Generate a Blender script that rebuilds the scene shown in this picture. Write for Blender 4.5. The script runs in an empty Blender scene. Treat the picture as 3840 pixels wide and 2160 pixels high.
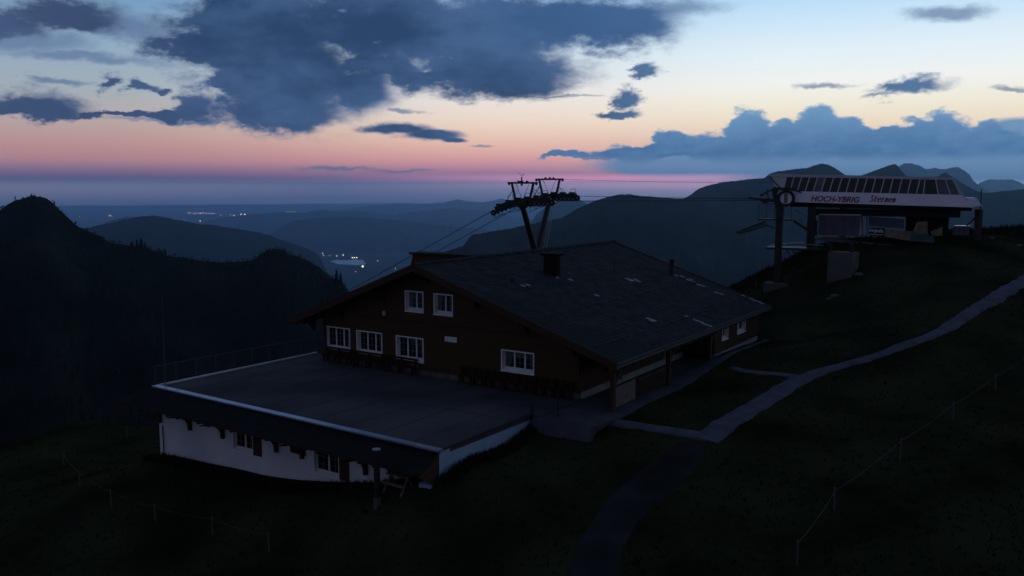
import bpy, math, random
import numpy as np
from mathutils import Vector, Matrix

random.seed(7)
SC = bpy.context.scene
COL = SC.collection

# ------------------------------------------------------------------ camera
HC = 10.5                                   # camera height above the terrace level (z = 0)
F = 3200.0                                  # focal length in pixels of the 3840 px wide photograph
PITCH = math.atan(380 / F)
YAW = math.radians(33.834)                  # +Y (along the chalet's eaves) lies this far right of the view
cam_d = bpy.data.cameras.new('camera')
cam_o = bpy.data.objects.new('camera', cam_d)
COL.objects.link(cam_o)
cam_d.sensor_width = 36
cam_d.lens = 36 * F / 3840
cam_d.clip_start = 0.5
cam_d.clip_end = 120000
cam_o.location = (0, 0, HC)
cam_o.rotation_euler = (math.pi / 2 - PITCH, 0, YAW)
SC.camera = cam_o

CAM = np.array([0, 0, HC])
FW = np.array([-math.sin(YAW) * math.cos(PITCH), math.cos(YAW) * math.cos(PITCH), -math.sin(PITCH)])
RT = np.array([math.cos(YAW), math.sin(YAW), 0.0])
UP = np.cross(RT, FW)
FH = np.array([-math.sin(YAW), math.cos(YAW), 0.0])


def ray(x, y):                              # sight line of a survey point measured in the photograph
    return FW + RT * (x - 1920) / F - UP * (y - 1080) / F


def onz(x, y, z):
    d = ray(x, y)
    return CAM + d * (z - HC) / d[2]


def ony(x, y, Y):
    d = ray(x, y)
    return CAM + d * Y / d[1]


def onx(x, y, X):
    d = ray(x, y)
    return CAM + d * X / d[0]


def azel(x, y):
    d = ray(x, y)
    r, f = d @ RT, d @ FH
    return math.degrees(math.atan2(r, f)), math.degrees(math.atan2(d[2], math.hypot(r, f)))


# ------------------------------------------------------------------ render settings
SC.render.engine = 'CYCLES'
SC.view_settings.view_transform = 'Standard'
SC.view_settings.look = 'None'
SC.view_settings.exposure = 0.0
SC.view_settings.gamma = 1.0
SC.view_settings.use_curve_mapping = False
cy = SC.cycles
cy.use_denoising = True
try:
    cy.denoiser = 'OPENIMAGEDENOISE'
    cy.denoising_input_passes = 'RGB_ALBEDO_NORMAL'
except Exception:
    pass
cy.max_bounces = 8
cy.diffuse_bounces = 3
cy.glossy_bounces = 3
cy.transmission_bounces = 4
cy.transparent_max_bounces = 8
cy.volume_bounces = 6
cy.sample_clamp_indirect = 4.0
cy.use_adaptive_sampling = True
cy.adaptive_threshold = 0.01

# ------------------------------------------------------------------ dusk sky
W = bpy.data.worlds.new('World')
SC.world = W
W.use_nodes = True
wt = W.node_tree
for n in list(wt.nodes):
    wt.nodes.remove(n)


def N(typ, **kw):
    n = wt.nodes.new(typ)
    for k, v in kw.items():
        setattr(n, k, v)
    return n


def L(a, b):
    wt.links.new(a, b)


def sock(n, i, v):
    if hasattr(v, 'is_output') or isinstance(v, bpy.types.NodeSocket):
        L(v, n.inputs[i])
    else:
        n.inputs[i].default_value = v


def M_(op, a, b=None, c=None, clamp=False):
    n = N('ShaderNodeMath', operation=op)
    n.use_clamp = clamp
    sock(n, 0, a)
    if b is not None:
        sock(n, 1, b)
    if c is not None:
        sock(n, 2, c)
    return n.outputs[0]


def V_(op, a, b=None, c=None):
    n = N('ShaderNodeVectorMath', operation=op)
    sock(n, 0, a)
    if b is not None:
        sock(n, 1, b)
    if c is not None:
        sock(n, 2, c)
    return n.outputs['Value'] if op in ('LENGTH', 'DOT_PRODUCT', 'DISTANCE') else n.outputs[0]


def MIX(f, a, b):
    n = N('ShaderNodeMix', data_type='RGBA')
    sock(n, 0, f)
    for i, v in ((6, a), (7, b)):
        if isinstance(v, tuple):
            n.inputs[i].default_value = (*v, 1)
        else:
            L(v, n.inputs[i])
    return n.outputs[2]


def SMOOTH(v, a, b, c=0.0, d=1.0):
    n = N('ShaderNodeMapRange', interpolation_type='SMOOTHSTEP')
    sock(n, 0, v)
    n.inputs[1].default_value = a
    n.inputs[2].default_value = b
    n.inputs[3].default_value = c
    n.inputs[4].default_value = d
    return n.outputs[0]


def s2l(c):
    return tuple(((x / 255) / 12.92 if x / 255 <= 0.04045 else ((x / 255 + 0.055) / 1.055) ** 2.4) for x in c)


DIR = N('ShaderNodeTexCoord').outputs['Generated']
rr = V_('DOT_PRODUCT', DIR, tuple(RT))
ff = V_('DOT_PRODUCT', DIR, tuple(FH))
sz = N('ShaderNodeSeparateXYZ')
L(DIR, sz.inputs[0])
az = M_('MULTIPLY', M_('ARCTAN2', rr, ff), 57.29578)
el = M_('MULTIPLY', M_('ARCSINE', sz.outputs[2]), 57.29578)

KOVER = 1.0


def ramp(stops):                            # stops: (elevation in degrees, colour as seen)
    n = N('ShaderNodeValToRGB')
    e = n.color_ramp.elements
    pos = [((s[0] + 2) / 92.0) ** 0.5 for s in stops]
    e[0].position = pos[0]
    e[0].color = (*[v * KOVER for v in s2l(stops[0][1])], 1)
    e[1].position = pos[-1]
    e[1].color = (*[v * KOVER for v in s2l(stops[-1][1])], 1)
    for p, s in zip(pos[1:-1], stops[1:-1]):
        q = e.new(p)
        q.color = (*[v * KOVER for v in s2l(s[1])], 1)
    L(elf, n.inputs[0])
    return n.outputs[0]


elf = M_('POWER', M_('DIVIDE', M_('MAXIMUM', M_('ADD', el, 2.0), 0.0), 92.0), 0.5)
RL = ramp([(-2, (140, 158, 178)), (0.0, (160, 150, 176)), (0.55, (150, 112, 146)), (1.0, (172, 128, 148)), (1.6, (210, 150, 150)),
           (2.4, (212, 158, 152)), (3.3, (206, 172, 162)), (4.4, (196, 184, 180)), (5.8, (172, 184, 192)),
           (8.5, (150, 178, 200)), (11.5, (112, 158, 196)), (22, (78, 108, 156)), (90, (26, 38, 74))])
RC = ramp([(-2, (150, 165, 185)), (0.0, (200, 158, 188)), (0.5, (216, 138, 176)), (0.9, (212, 146, 168)), (1.5, (244, 168, 168)),
           (2.2, (252, 190, 174)), (3.2, (255, 214, 190)), (4.4, (255, 232, 212)), (5.8, (248, 240, 232)),
           (8.5, (214, 230, 240)), (11.5, (166, 206, 240)), (22, (92, 126, 176)), (90, (26, 38, 74))])
RR = ramp([(-2, (150, 160, 185)), (0.0, (230, 150, 185)), (0.62, (250, 118, 150)), (0.9, (236, 168, 176)), (1.6, (240, 190, 176)),
           (2.6, (250, 206, 184)), (4.0, (255, 236, 206)), (5.2, (255, 248, 226)), (6.4, (254, 254, 248)),
           (8.4, (234, 248, 255)), (11.5, (190, 226, 253)), (22, (112, 150, 202)), (90, (26, 38, 74))])
clear = MIX(SMOOTH(az, -26, 0), RL, RC)
clear = MIX(SMOOTH(az, -2, 18), clear, RR)
# away from the glow of dawn the unseen sky is slate blue, brightened low down to light the walls
ga = M_('ABSOLUTE', M_('SUBTRACT', az, 24.0))
away = SMOOTH(ga, 42, 112)
sky_n = N('ShaderNodeTexSky', sky_type='NISHITA')
sky_n.sun_disc = False
sky_n.sun_elevation = math.radians(-2.5)
sky_n.sun_rotation = math.radians(-20)
night = V_('MULTIPLY', sky_n.outputs[0], (0.10, 0.10, 0.10))
dim = MIX(SMOOTH(el, 0, 48), s2l((118, 120, 146)), s2l((26, 38, 74)))
dim = V_('ADD', dim, night)
base = MIX(away, clear, dim)

# ---- clouds: lobes with a fractal edge, placed by bearing and elevation
nz1 = N('ShaderNodeTexNoise', noise_dimensions='3D')
nz1.inputs['Scale'].default_value = 1.0
nz1.inputs['Detail'].default_value = 9
nz1.inputs['Roughness'].default_value = 0.66
pv = V_('MULTIPLY', DIR, (16, 16, 34))
L(pv, nz1.inputs['Vector'])
w1 = V_('SUBTRACT', nz1.outputs['Color'], (0.5, 0.5, 0.5))
nval = nz1.outputs['Fac']
comb = N('ShaderNodeCombineXYZ')
L(az, comb.inputs[0])
L(el, comb.inputs[1])
L(M_('MULTIPLY', el, -1.0), comb.inputs[2])
P0 = comb.outputs[0]


def warped(ax, ay):
    cw = V_('MULTIPLY', w1, (ax, ay, 0))
    x = N('ShaderNodeSeparateXYZ')
    L(cw, x.inputs[0])
    y = N('ShaderNodeCombineXYZ')
    L(x.outputs[0], y.inputs[0])
    L(x.outputs[1], y.inputs[1])
    L(M_('MULTIPLY', x.outputs[1], -1.0), y.inputs[2])
    return V_('ADD', P0, y.outputs[0])


def lobes(P, blobs):
    g = None
    for b in blobs:
        x, y, rx, ru, rd = b[:5]
        k = b[5] if len(b) > 5 else 1.0
        s = 3840 / 2576
        a0, e0 = azel(x * s, y * s)
        a1, _ = azel((x + rx) * s, y * s)
        ra = max(abs(a1 - a0), 0.05)
        eu = ru * s * 0.0179
        ed = rd * s * 0.0179
        v = V_('MULTIPLY_ADD', P, (1 / ra, 1 / eu, 1 / ed), (-a0 / ra, -e0 / eu, e0 / ed))
        v = V_('MAXIMUM', v, (-1000.0, 0.0, 0.0))
        g1 = M_('MULTIPLY_ADD', V_('LENGTH', v), -k, k)
        if g is None:
            g = g1
        else:
            sm = N('ShaderNodeMath', operation='SMOOTH_MAX')
            L(g, sm.inputs[0])
            L(g1, sm.inputs[1])
            sm.inputs[2].default_value = 0.12
            g = sm.outputs[0]
    return g


# faint streaks and veils
PF = warped(5.0, 1.6)
faint = lobes(PF, [(60, 105, 210, 34, 28), (215, 146, 240, 14, 12), (150, 205, 70, 8, 6), (1025, 283, 62, 7, 5), (840, 425, 130, 6, 5),
                   (1010, 430, 110, 5, 4), (1370, 240, 160, 3, 3), (2390, 32, 130, 20, 18), (1700, 20, 160, 26, 22), (450, 305, 190, 7, 6),
                   (2075, 215, 66, 9, 7), (2550, 228, 70, 8, 5), (1215, 363, 46, 6, 5), (330, 70, 120, 40, 34), (2440, 325, 90, 8, 6),
                   (900, 250, 120, 40, 50), (2200, 243, 60, 5, 4)])
col = MIX(M_('MULTIPLY', SMOOTH(faint, -0.25, 0.75), 0.75), base, s2l((92, 118, 158)))
# main dark clouds
PA = warped(5.4, 2.9)
dark = lobes(PA, [(165, 48, 175, 58, 34), (20, 70, 120, 36, 26), (80, 275, 175, 56, 20), (360, 288, 260, 12, 11), (490, 268, 60, 42, 26),
                  (650, 85, 270, 120, 110), (720, 190, 250, 130, 130), (690, 285, 215, 110, 48), (560, 130, 170, 80, 70), (1000, 70, 430, 120, 90),
                  (1330, 60, 350, 90, 70), (1540, 70, 200, 80, 60), (1200, 110, 260, 60, 60), (880, 215, 130, 90, 74), (960, 165, 130, 60, 50), (1220, 195, 300, 96, 62),
                  (1050, 190, 160, 40, 40), (260, 206, 36, 24, 20), (350, 220, 52, 20, 15), (400, 228, 34, 10, 10),
                  (1622, 180, 44, 36, 20), (1578, 245, 50, 26, 26), (1560, 290, 78, 20, 15), (2280, 222, 120, 24, 24, .8),
                  (560, 225, 90, 60, 40), (480, 120, 110, 60, 40)])
PS = warped(1.6, 0.55)
lens = lobes(PS, [(1000, 326, 100, 19, 13), (1085, 338, 90, 15, 16), (1140, 350, 40, 8, 9)])
dark = M_('MAXIMUM', dark, lens)
nz4 = N('ShaderNodeTexNoise', noise_dimensions='3D')
nz4.inputs['Scale'].default_value = 1.0
nz4.inputs['Detail'].default_value = 5
nz4.inputs['Roughness'].default_value = 0.65
L(V_('MULTIPLY', DIR, (42, 42, 95)), nz4.inputs['Vector'])
nfine = nz4.outputs['Fac']
dark = M_('ADD', dark, M_('MULTIPLY', M_('SUBTRACT', nfine, 0.5), 0.42))
dark = M_('ADD', dark, M_('MULTIPLY', M_('SUBTRACT', nval, 0.5), 1.1))
# the cloud deck overhead and behind, seen only from below
nz2 = N('ShaderNodeTexNoise', noise_dimensions='3D')
nz2.inputs['Scale'].default_value = 2.2
nz2.inputs['Detail'].default_value = 2
L(DIR, nz2.inputs['Vector'])
over = M_('MULTIPLY', SMOOTH(nz2.outputs['Fac'], 0.38, 0.6), SMOOTH(el, 12.5, 26))
dA = SMOOTH(dark, -0.16, 0.44)
dA = M_('MAXIMUM', dA, M_('MULTIPLY', over, 0.8))
nz3 = N('ShaderNodeTexNoise', noise_dimensions='3D')
nz3.inputs['Scale'].default_value = 1.0
nz3.inputs['Detail'].default_value = 4
L(V_('MULTIPLY', DIR, (7, 7, 15)), nz3.inputs['Vector'])
tone = SMOOTH(M_('ADD', M_('MULTIPLY', nz3.outputs['Fac'], 0.62), M_('ADD', M_('MULTIPLY', nval, 0.22), M_('MULTIPLY', nfine, 0.16))), 0.39, 0.63)
cA = MIX(tone, s2l((42, 66, 102)), s2l((70, 98, 138)))
cA = MIX(M_('MULTIPLY', SMOOTH(nz2.outputs['Fac'], 0.45, 0.65), 0.22), cA, s2l((80, 88, 122)))
upr = M_('MULTIPLY', SMOOTH(az, -8, 6), SMOOTH(el, 6.5, 11))
cA = MIX(M_('MULTIPLY', upr, 0.55), cA, s2l((70, 112, 162)))
smr = M_('MULTIPLY', SMOOTH(az, 4, 9), SMOOTH(el, 9.5, 8.0))
cA = MIX(M_('MULTIPLY', smr, 0.65), cA, s2l((96, 130, 168)))
cA = MIX(M_('MULTIPLY', SMOOTH(az, -18, -30), 0.35), cA, s2l((74, 92, 126)))
cA = MIX(SMOOTH(el, 14, 45), cA, s2l((30, 42, 78)))
cA = MIX(away, cA, MIX(SMOOTH(el, 10, 50), s2l((72, 80, 108)), s2l((34, 42, 68))))
rim = M_('MULTIPLY', SMOOTH(dark, 0.5, 0.05), 0.35)
cA = MIX(rim, cA, s2l((140, 158, 190)))
col = MIX(dA, col, cA)
# the cumulus bank on the right and the veil under it
PB = warped(2.8, 2.3)
veil = lobes(PS, [(2030, 415, 720, 70, 44), (2350, 400, 440, 70, 80), (2560, 360, 160, 60, 90)])
col = MIX(M_('MULTIPLY', SMOOTH(veil, 0.0, 0.22), 0.94), col, s2l((104, 148, 190)))
bank = lobes(PB, [(1690, 362, 56, 40, 20), (1610, 382, 80, 16, 12), (1885, 345, 62, 68, 40), (1965, 345, 56, 52, 30), (2050, 335, 90, 66, 40), (2130, 340, 60, 52, 40),
                  (2150, 340, 60, 38, 30), (2225, 345, 60, 36, 30), (2300, 345, 60, 46, 50), (2385, 345, 90, 56, 50), (2480, 350, 60, 44, 50), (2050, 372, 560, 44, 50), (2480, 372, 200, 44, 44),
                  (1520, 391, 200, 14, 12), (1720, 384, 300, 24, 24), (2575, 360, 90, 26, 40)])
bank = M_('ADD', bank, M_('ADD', M_('MULTIPLY', M_('SUBTRACT', nval, 0.5), 0.35), M_('MULTIPLY', M_('SUBTRACT', nfine, 0.5), 0.22)))
bA = M_('MULTIPLY', SMOOTH(bank, -0.02, 0.20), SMOOTH(el, 1.2, 2.1))
cB = MIX(SMOOTH(el, 5.0, 2.1), s2l((112, 154, 194)), s2l((70, 112, 158)))
cB = MIX(M_('MULTIPLY', SMOOTH(M_('ADD', M_('MULTIPLY', nval, 0.6), M_('MULTIPLY', nfine, 0.4)), 0.40, 0.62), 0.38), cB, s2l((116, 158, 200)))
cB = MIX(M_('MULTIPLY', SMOOTH(bank, 0.30, 0.05), 0.35), cB, s2l((144, 182, 214)))
col = MIX(bA, col, cB)
col = MIX(M_('MULTIPLY', M_('MULTIPLY', SMOOTH(az, 12, 18), SMOOTH(el, 1.9, 1.2)), SMOOTH(el, -1.0, -0.2)), col, s2l((112, 148, 184)))
# the last red band of dawn low over the horizon, brightest between the tower and the station
band = M_('MULTIPLY', SMOOTH(el, -0.35, 0.30), SMOOTH(el, 0.95, 0.35))
bandx = M_('MULTIPLY', SMOOTH(az, -14, 7), SMOOTH(az, 17.5, 12.5))
bc = N('ShaderNodeCombineXYZ')
for i_, k_ in enumerate((1.9, 0.66, 0.80)):
    L(M_('MULTIPLY', M_('MULTIPLY', band, bandx), k_), bc.inputs[i_])
col = V_('ADD', col, bc.outputs[0])
low = M_('MULTIPLY', SMOOTH(el, -1.2, 0.0), SMOOTH(el, 0.55, 0.05))
lc = N('ShaderNodeCombineXYZ')
for i_, k_ in enumerate((1.15, 0.85, 0.80)):
    L(M_('MULTIPLY', M_('MULTIPLY', low, SMOOTH(az, -60, 10, 0.55, 1.0)), k_), lc.inputs[i_])
col = V_('ADD', col, lc.outputs[0])
bg = N('ShaderNodeBackground')
L(col, bg.inputs[0])
bg.inputs[1].default_value = 1.0
wo = N('ShaderNodeOutputWorld')
L(bg.outputs[0], wo.inputs[0])
try:
    W.cycles.sampling_method = 'MANUAL'
    W.cycles.sample_map_resolution = 512
except Exception:
    pass

# the sun is below the horizon: only its last very weak, very soft glow is left
sd = bpy.data.lights.new('sun', 'SUN')
sd.energy = 0.004
sd.angle = math.radians(30)
sd.color = (1.0, 0.86, 0.78)
so = bpy.data.objects.new('sun', sd)
COL.objects.link(so)
gd = RT * math.sin(math.radians(14)) + FH * math.cos(math.radians(14)) + np.array([0, 0, 0.12])
so.rotation_euler = Vector(gd).to_track_quat('Z', 'Y').to_euler()

# ------------------------------------------------------------------ materials
MATS = {}


def mat(name, col, rough=0.8, metal=0.0, var=0.25, scale=3.0, bump=0.0, bscale=20.0, col2=None, stretch=(1, 1, 1), emit=None, spec=0.4,
        transp=0.0, alpha_mix=0.0):
    m = bpy.data.materials.new(name)
    m.use_nodes = True
    t = m.node_tree
    b = t.nodes['Principled BSDF']
    b.inputs['Roughness'].default_value = rough
    b.inputs['Metallic'].default_value = metal
    try:
        b.inputs['Specular IOR Level'].default_value = spec
    except Exception:
        pass
    tc = t.nodes.new('ShaderNodeTexCoord')
    mp = t.nodes.new('ShaderNodeMapping')
    mp.inputs['Scale'].default_value = stretch
    t.links.new(tc.outputs['Object'], mp.inputs[0])
    nz = t.nodes.new('ShaderNodeTexNoise')
    nz.inputs['Scale'].default_value = scale
    nz.inputs['Detail'].default_value = 5
    t.links.new(mp.outputs[0], nz.inputs['Vector'])
    cr = t.nodes.new('ShaderNodeValToRGB')
    c2 = col2 if col2 else tuple(min(1, c * (1 + var)) for c in col)
    c1 = col if col2 else tuple(c * (1 - var) for c in col)
    cr.color_ramp.elements[0].color = (*c1, 1)
    cr.color_ramp.elements[1].color = (*c2, 1)
    cr.color_ramp.elements[0].position = 0.32
    cr.color_ramp.elements[1].position = 0.68
    t.links.new(nz.outputs['Fac'], cr.inputs[0])
    t.links.new(cr.outputs[0], b.inputs['Base Color'])
    if bump:
        nb = t.nodes.new('ShaderNodeTexNoise')
        nb.inputs['Scale'].default_value = bscale
        nb.inputs['Detail'].default_value = 3
        t.links.new(mp.outputs[0], nb.inputs['Vector'])
        bp = t.nodes.new('ShaderNodeBump')
        bp.inputs['Strength'].default_value = bump
        bp.inputs['Distance'].default_value = 0.05
        t.links.new(nb.outputs['Fac'], bp.inputs['Height'])
        t.links.new(bp.outputs[0], b.inputs['Normal'])
    if emit:
        b.inputs['Emission Color'].default_value = (*emit[0], 1)
        b.inputs['Emission Strength'].default_value = emit[1]
        try:
            m.cycles.emission_sampling = 'NONE'
        except Exception:
            pass
    if transp:
        b.inputs['Transmission Weight'].default_value = transp
    MATS[name] = m
    return m


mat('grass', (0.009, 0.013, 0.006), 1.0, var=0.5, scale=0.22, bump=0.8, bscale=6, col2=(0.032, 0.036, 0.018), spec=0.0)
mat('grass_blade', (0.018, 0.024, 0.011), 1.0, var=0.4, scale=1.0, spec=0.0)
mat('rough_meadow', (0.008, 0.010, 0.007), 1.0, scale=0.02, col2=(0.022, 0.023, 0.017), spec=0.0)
mat('far_forest', (0.012, 0.018, 0.014), 1.0, scale=0.004, col2=(0.030, 0.036, 0.026), spec=0.0)
mat('mid_forest', (0.006, 0.009, 0.008), 1.0, scale=0.006, col2=(0.026, 0.026, 0.020), spec=0.0, bump=0.0)
mat('spruce', (0.008, 0.014, 0.009), 1.0, scale=0.3, col2=(0.016, 0.024, 0.014), spec=0.0)
mat('bark', (0.03, 0.022, 0.016), 1.0, scale=2)
mat('valley', (0.030, 0.040, 0.030), 1.0, scale=0.0012, col2=(0.07, 0.075, 0.055), spec=0.0)
mat('sky_sheen_water', (0.55, 0.60, 0.66), 0.4, var=0.1, scale=0.01, spec=0.8)  # pale base colour painted in place of sky reflected on the reservoir
mat('water', (0.60, 0.66, 0.72), 0.02, metal=1.0, var=0.1, scale=0.01, spec=0.9)
mat('gravel', (0.055, 0.056, 0.070), 1.0, scale=1.5, bump=0.7, bscale=25, col2=(0.095, 0.097, 0.12), spec=0.1)
mat('worn_turf', (0.014, 0.016, 0.015), 1.0, scale=0.6, bump=0.5, bscale=10, col2=(0.030, 0.032, 0.034), spec=0.0)
mat('court', (0.035, 0.038, 0.046), 1.0, scale=0.8, bump=0.4, bscale=14, col2=(0.065, 0.068, 0.08), spec=0.1)
mat('deck', (0.034, 0.034, 0.040), 0.95, scale=0.22, bump=0.3, bscale=30, col2=(0.085, 0.084, 0.090), spec=0.1)
mat('deck_seam', (0.055, 0.055, 0.060), 0.95, scale=1.2, var=0.3, spec=0.1)
mat('coping', (0.32, 0.36, 0.44), 0.35, metal=0.6, scale=1.2, var=0.15)
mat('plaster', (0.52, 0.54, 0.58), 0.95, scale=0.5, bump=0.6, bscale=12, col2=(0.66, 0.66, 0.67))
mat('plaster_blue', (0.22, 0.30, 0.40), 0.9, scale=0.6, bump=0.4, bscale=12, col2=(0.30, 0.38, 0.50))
mat('stone', (0.06, 0.06, 0.055), 0.95, scale=1.5, bump=0.8, bscale=8, col2=(0.13, 0.125, 0.11))
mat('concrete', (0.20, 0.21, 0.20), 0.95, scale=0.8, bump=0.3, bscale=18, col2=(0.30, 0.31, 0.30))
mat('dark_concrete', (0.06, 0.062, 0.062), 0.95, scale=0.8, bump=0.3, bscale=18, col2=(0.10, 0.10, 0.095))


def wood(name, col, col2, board=0.16, axis='Z'):
    m = mat(name, col, 0.85, scale=6, col2=col2, stretch=(0.6, 0.6, 3), bump=0.0)
    t = m.node_tree
    b = t.nodes['Principled BSDF']
    tc = t.nodes.new('ShaderNodeTexCoord')
    wv = t.nodes.new('ShaderNodeTexWave')
    wv.wave_type = 'BANDS'
    wv.bands_direction = axis
    wv.wave_profile = 'SAW'
    wv.inputs['Scale'].default_value = 0.314 / board
    t.links.new(tc.outputs['Object'], wv.inputs['Vector'])
    bp = t.nodes.new('ShaderNodeBump')
    bp.inputs['Strength'].default_value = 0.9
    bp.inputs['Distance'].default_value = 0.03
    t.links.new(wv.outputs['Fac'], bp.inputs['Height'])
    t.links.new(bp.outputs[0], b.inputs['Normal'])
    return m


wood('red_wood', (0.046, 0.022, 0.007), (0.068, 0.033, 0.011))
mat('beam_wood', (0.030, 0.014, 0.008), 0.9, scale=4, col2=(0.055, 0.024, 0.012), stretch=(1, 1, 4))
mat('bench_wood', (0.028, 0.012, 0.006), 0.95, scale=4, col2=(0.044, 0.018, 0.009), spec=0.1)
mat('grey_wood', (0.09, 0.07, 0.055), 0.9, scale=4, col2=(0.15, 0.12, 0.10))
mat('tile', (0.014, 0.015, 0.018), 0.95, scale=1.6, bump=0.4, bscale=30, col2=(0.036, 0.037, 0.042), spec=0.1)
mat('roof_under', (0.03, 0.028, 0.028), 0.9, scale=2, bump=0.2)
mat('glint_tile', (0.20, 0.22, 0.25), 0.6, scale=3, var=0.3)  # sky reflecting off tile edges, painted as a pale base colour
mat('skirt', (0.009, 0.012, 0.012), 0.95, scale=0.8, bump=0.5, bscale=10, col2=(0.016, 0.020, 0.020), spec=0.1)
mat('white_paint', (0.70, 0.69, 0.68), 0.5, scale=2, var=0.06)
mat('sash', (0.66, 0.65, 0.66), 0.5, scale=2, var=0.06)
mat('muntin', (0.20, 0.20, 0.21), 0.6, scale=2, var=0.1)
mat('pane', (0.012, 0.014, 0.016), 0.06, scale=1, var=0.1, spec=0.6)
mat('curtain', (0.34, 0.35, 0.35), 0.9, scale=3, var=0.3, stretch=(9, 9, 0.5))
mat('dark_clad', (0.014, 0.011, 0.010), 0.9, scale=3, var=0.3, spec=0.1)
mat('stake', (0.07, 0.08, 0.085), 0.8, scale=3, var=0.3)
mat('wire', (0.055, 0.06, 0.065), 0.7, scale=3, var=0.2)
mat('steel', (0.020, 0.023, 0.021), 0.6, metal=0.3, scale=2, var=0.3)
mat('green_steel', (0.018, 0.045, 0.030), 0.6, scale=2, var=0.3)
mat('red_steel', (0.06, 0.018, 0.012), 0.7, scale=2, var=0.3)
mat('galv', (0.30, 0.31, 0.32), 0.5, metal=0.5, scale=3, var=0.2)
mat('bright_metal', (0.85, 0.87, 0.88), 0.22, metal=0.9, scale=3, var=0.05)
mat('rubber', (0.015, 0.015, 0.016), 0.8, scale=3)
mat('shell', (0.78, 0.75, 0.84), 0.55, scale=0.5, var=0.06)
mat('shell_trim', (0.55, 0.56, 0.60), 0.5, scale=1, var=0.1)
mat('dark_glass', (0.006, 0.007, 0.008), 0.12, scale=1, var=0.1, spec=0.35)
mat('sky_tint_glass', (0.05, 0.07, 0.10), 0.15, scale=1, var=0.1, spec=0.5)  # blue reflection on a few panes, put into the base colour
mat('pale_panel', (0.55, 0.56, 0.55), 0.7, scale=1.2, var=0.12)
mat('letters_red', (0.20, 0.012, 0.018), 0.6, var=0.05)
mat('cabin', (0.08, 0.09, 0.12), 0.7, scale=1, var=0.15)
mat('yellow_pad', (0.17, 0.145, 0.095), 0.85, scale=2.5, var=0.35)
mat('teal_pad', (0.04, 0.085, 0.09), 0.8, scale=2.5, var=0.4)
mat('black_sign', (0.012, 0.012, 0.013), 0.6, var=0.1)
mat('lamp_white', (0.8, 0.8, 0.7), 0.5, emit=((1.0, 0.93, 0.72), 5))
mat('lamp_warm', (0.8, 0.6, 0.4), 0.5, emit=((1.0, 0.62, 0.30), 10))
mat('lamp_green', (0.8, 0.9, 0.6), 0.5, emit=((0.86, 1.0, 0.55), 6))
mat('lamp_cool', (0.8, 0.9, 0.9), 0.5, emit=((0.75, 0.95, 1.0), 9))
mat('lamp_red', (0.8, 0.3, 0.2), 0.5, emit=((1.0, 0.35, 0.25), 5))

# ------------------------------------------------------------------ mesh helpers
OFF = {}


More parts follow.
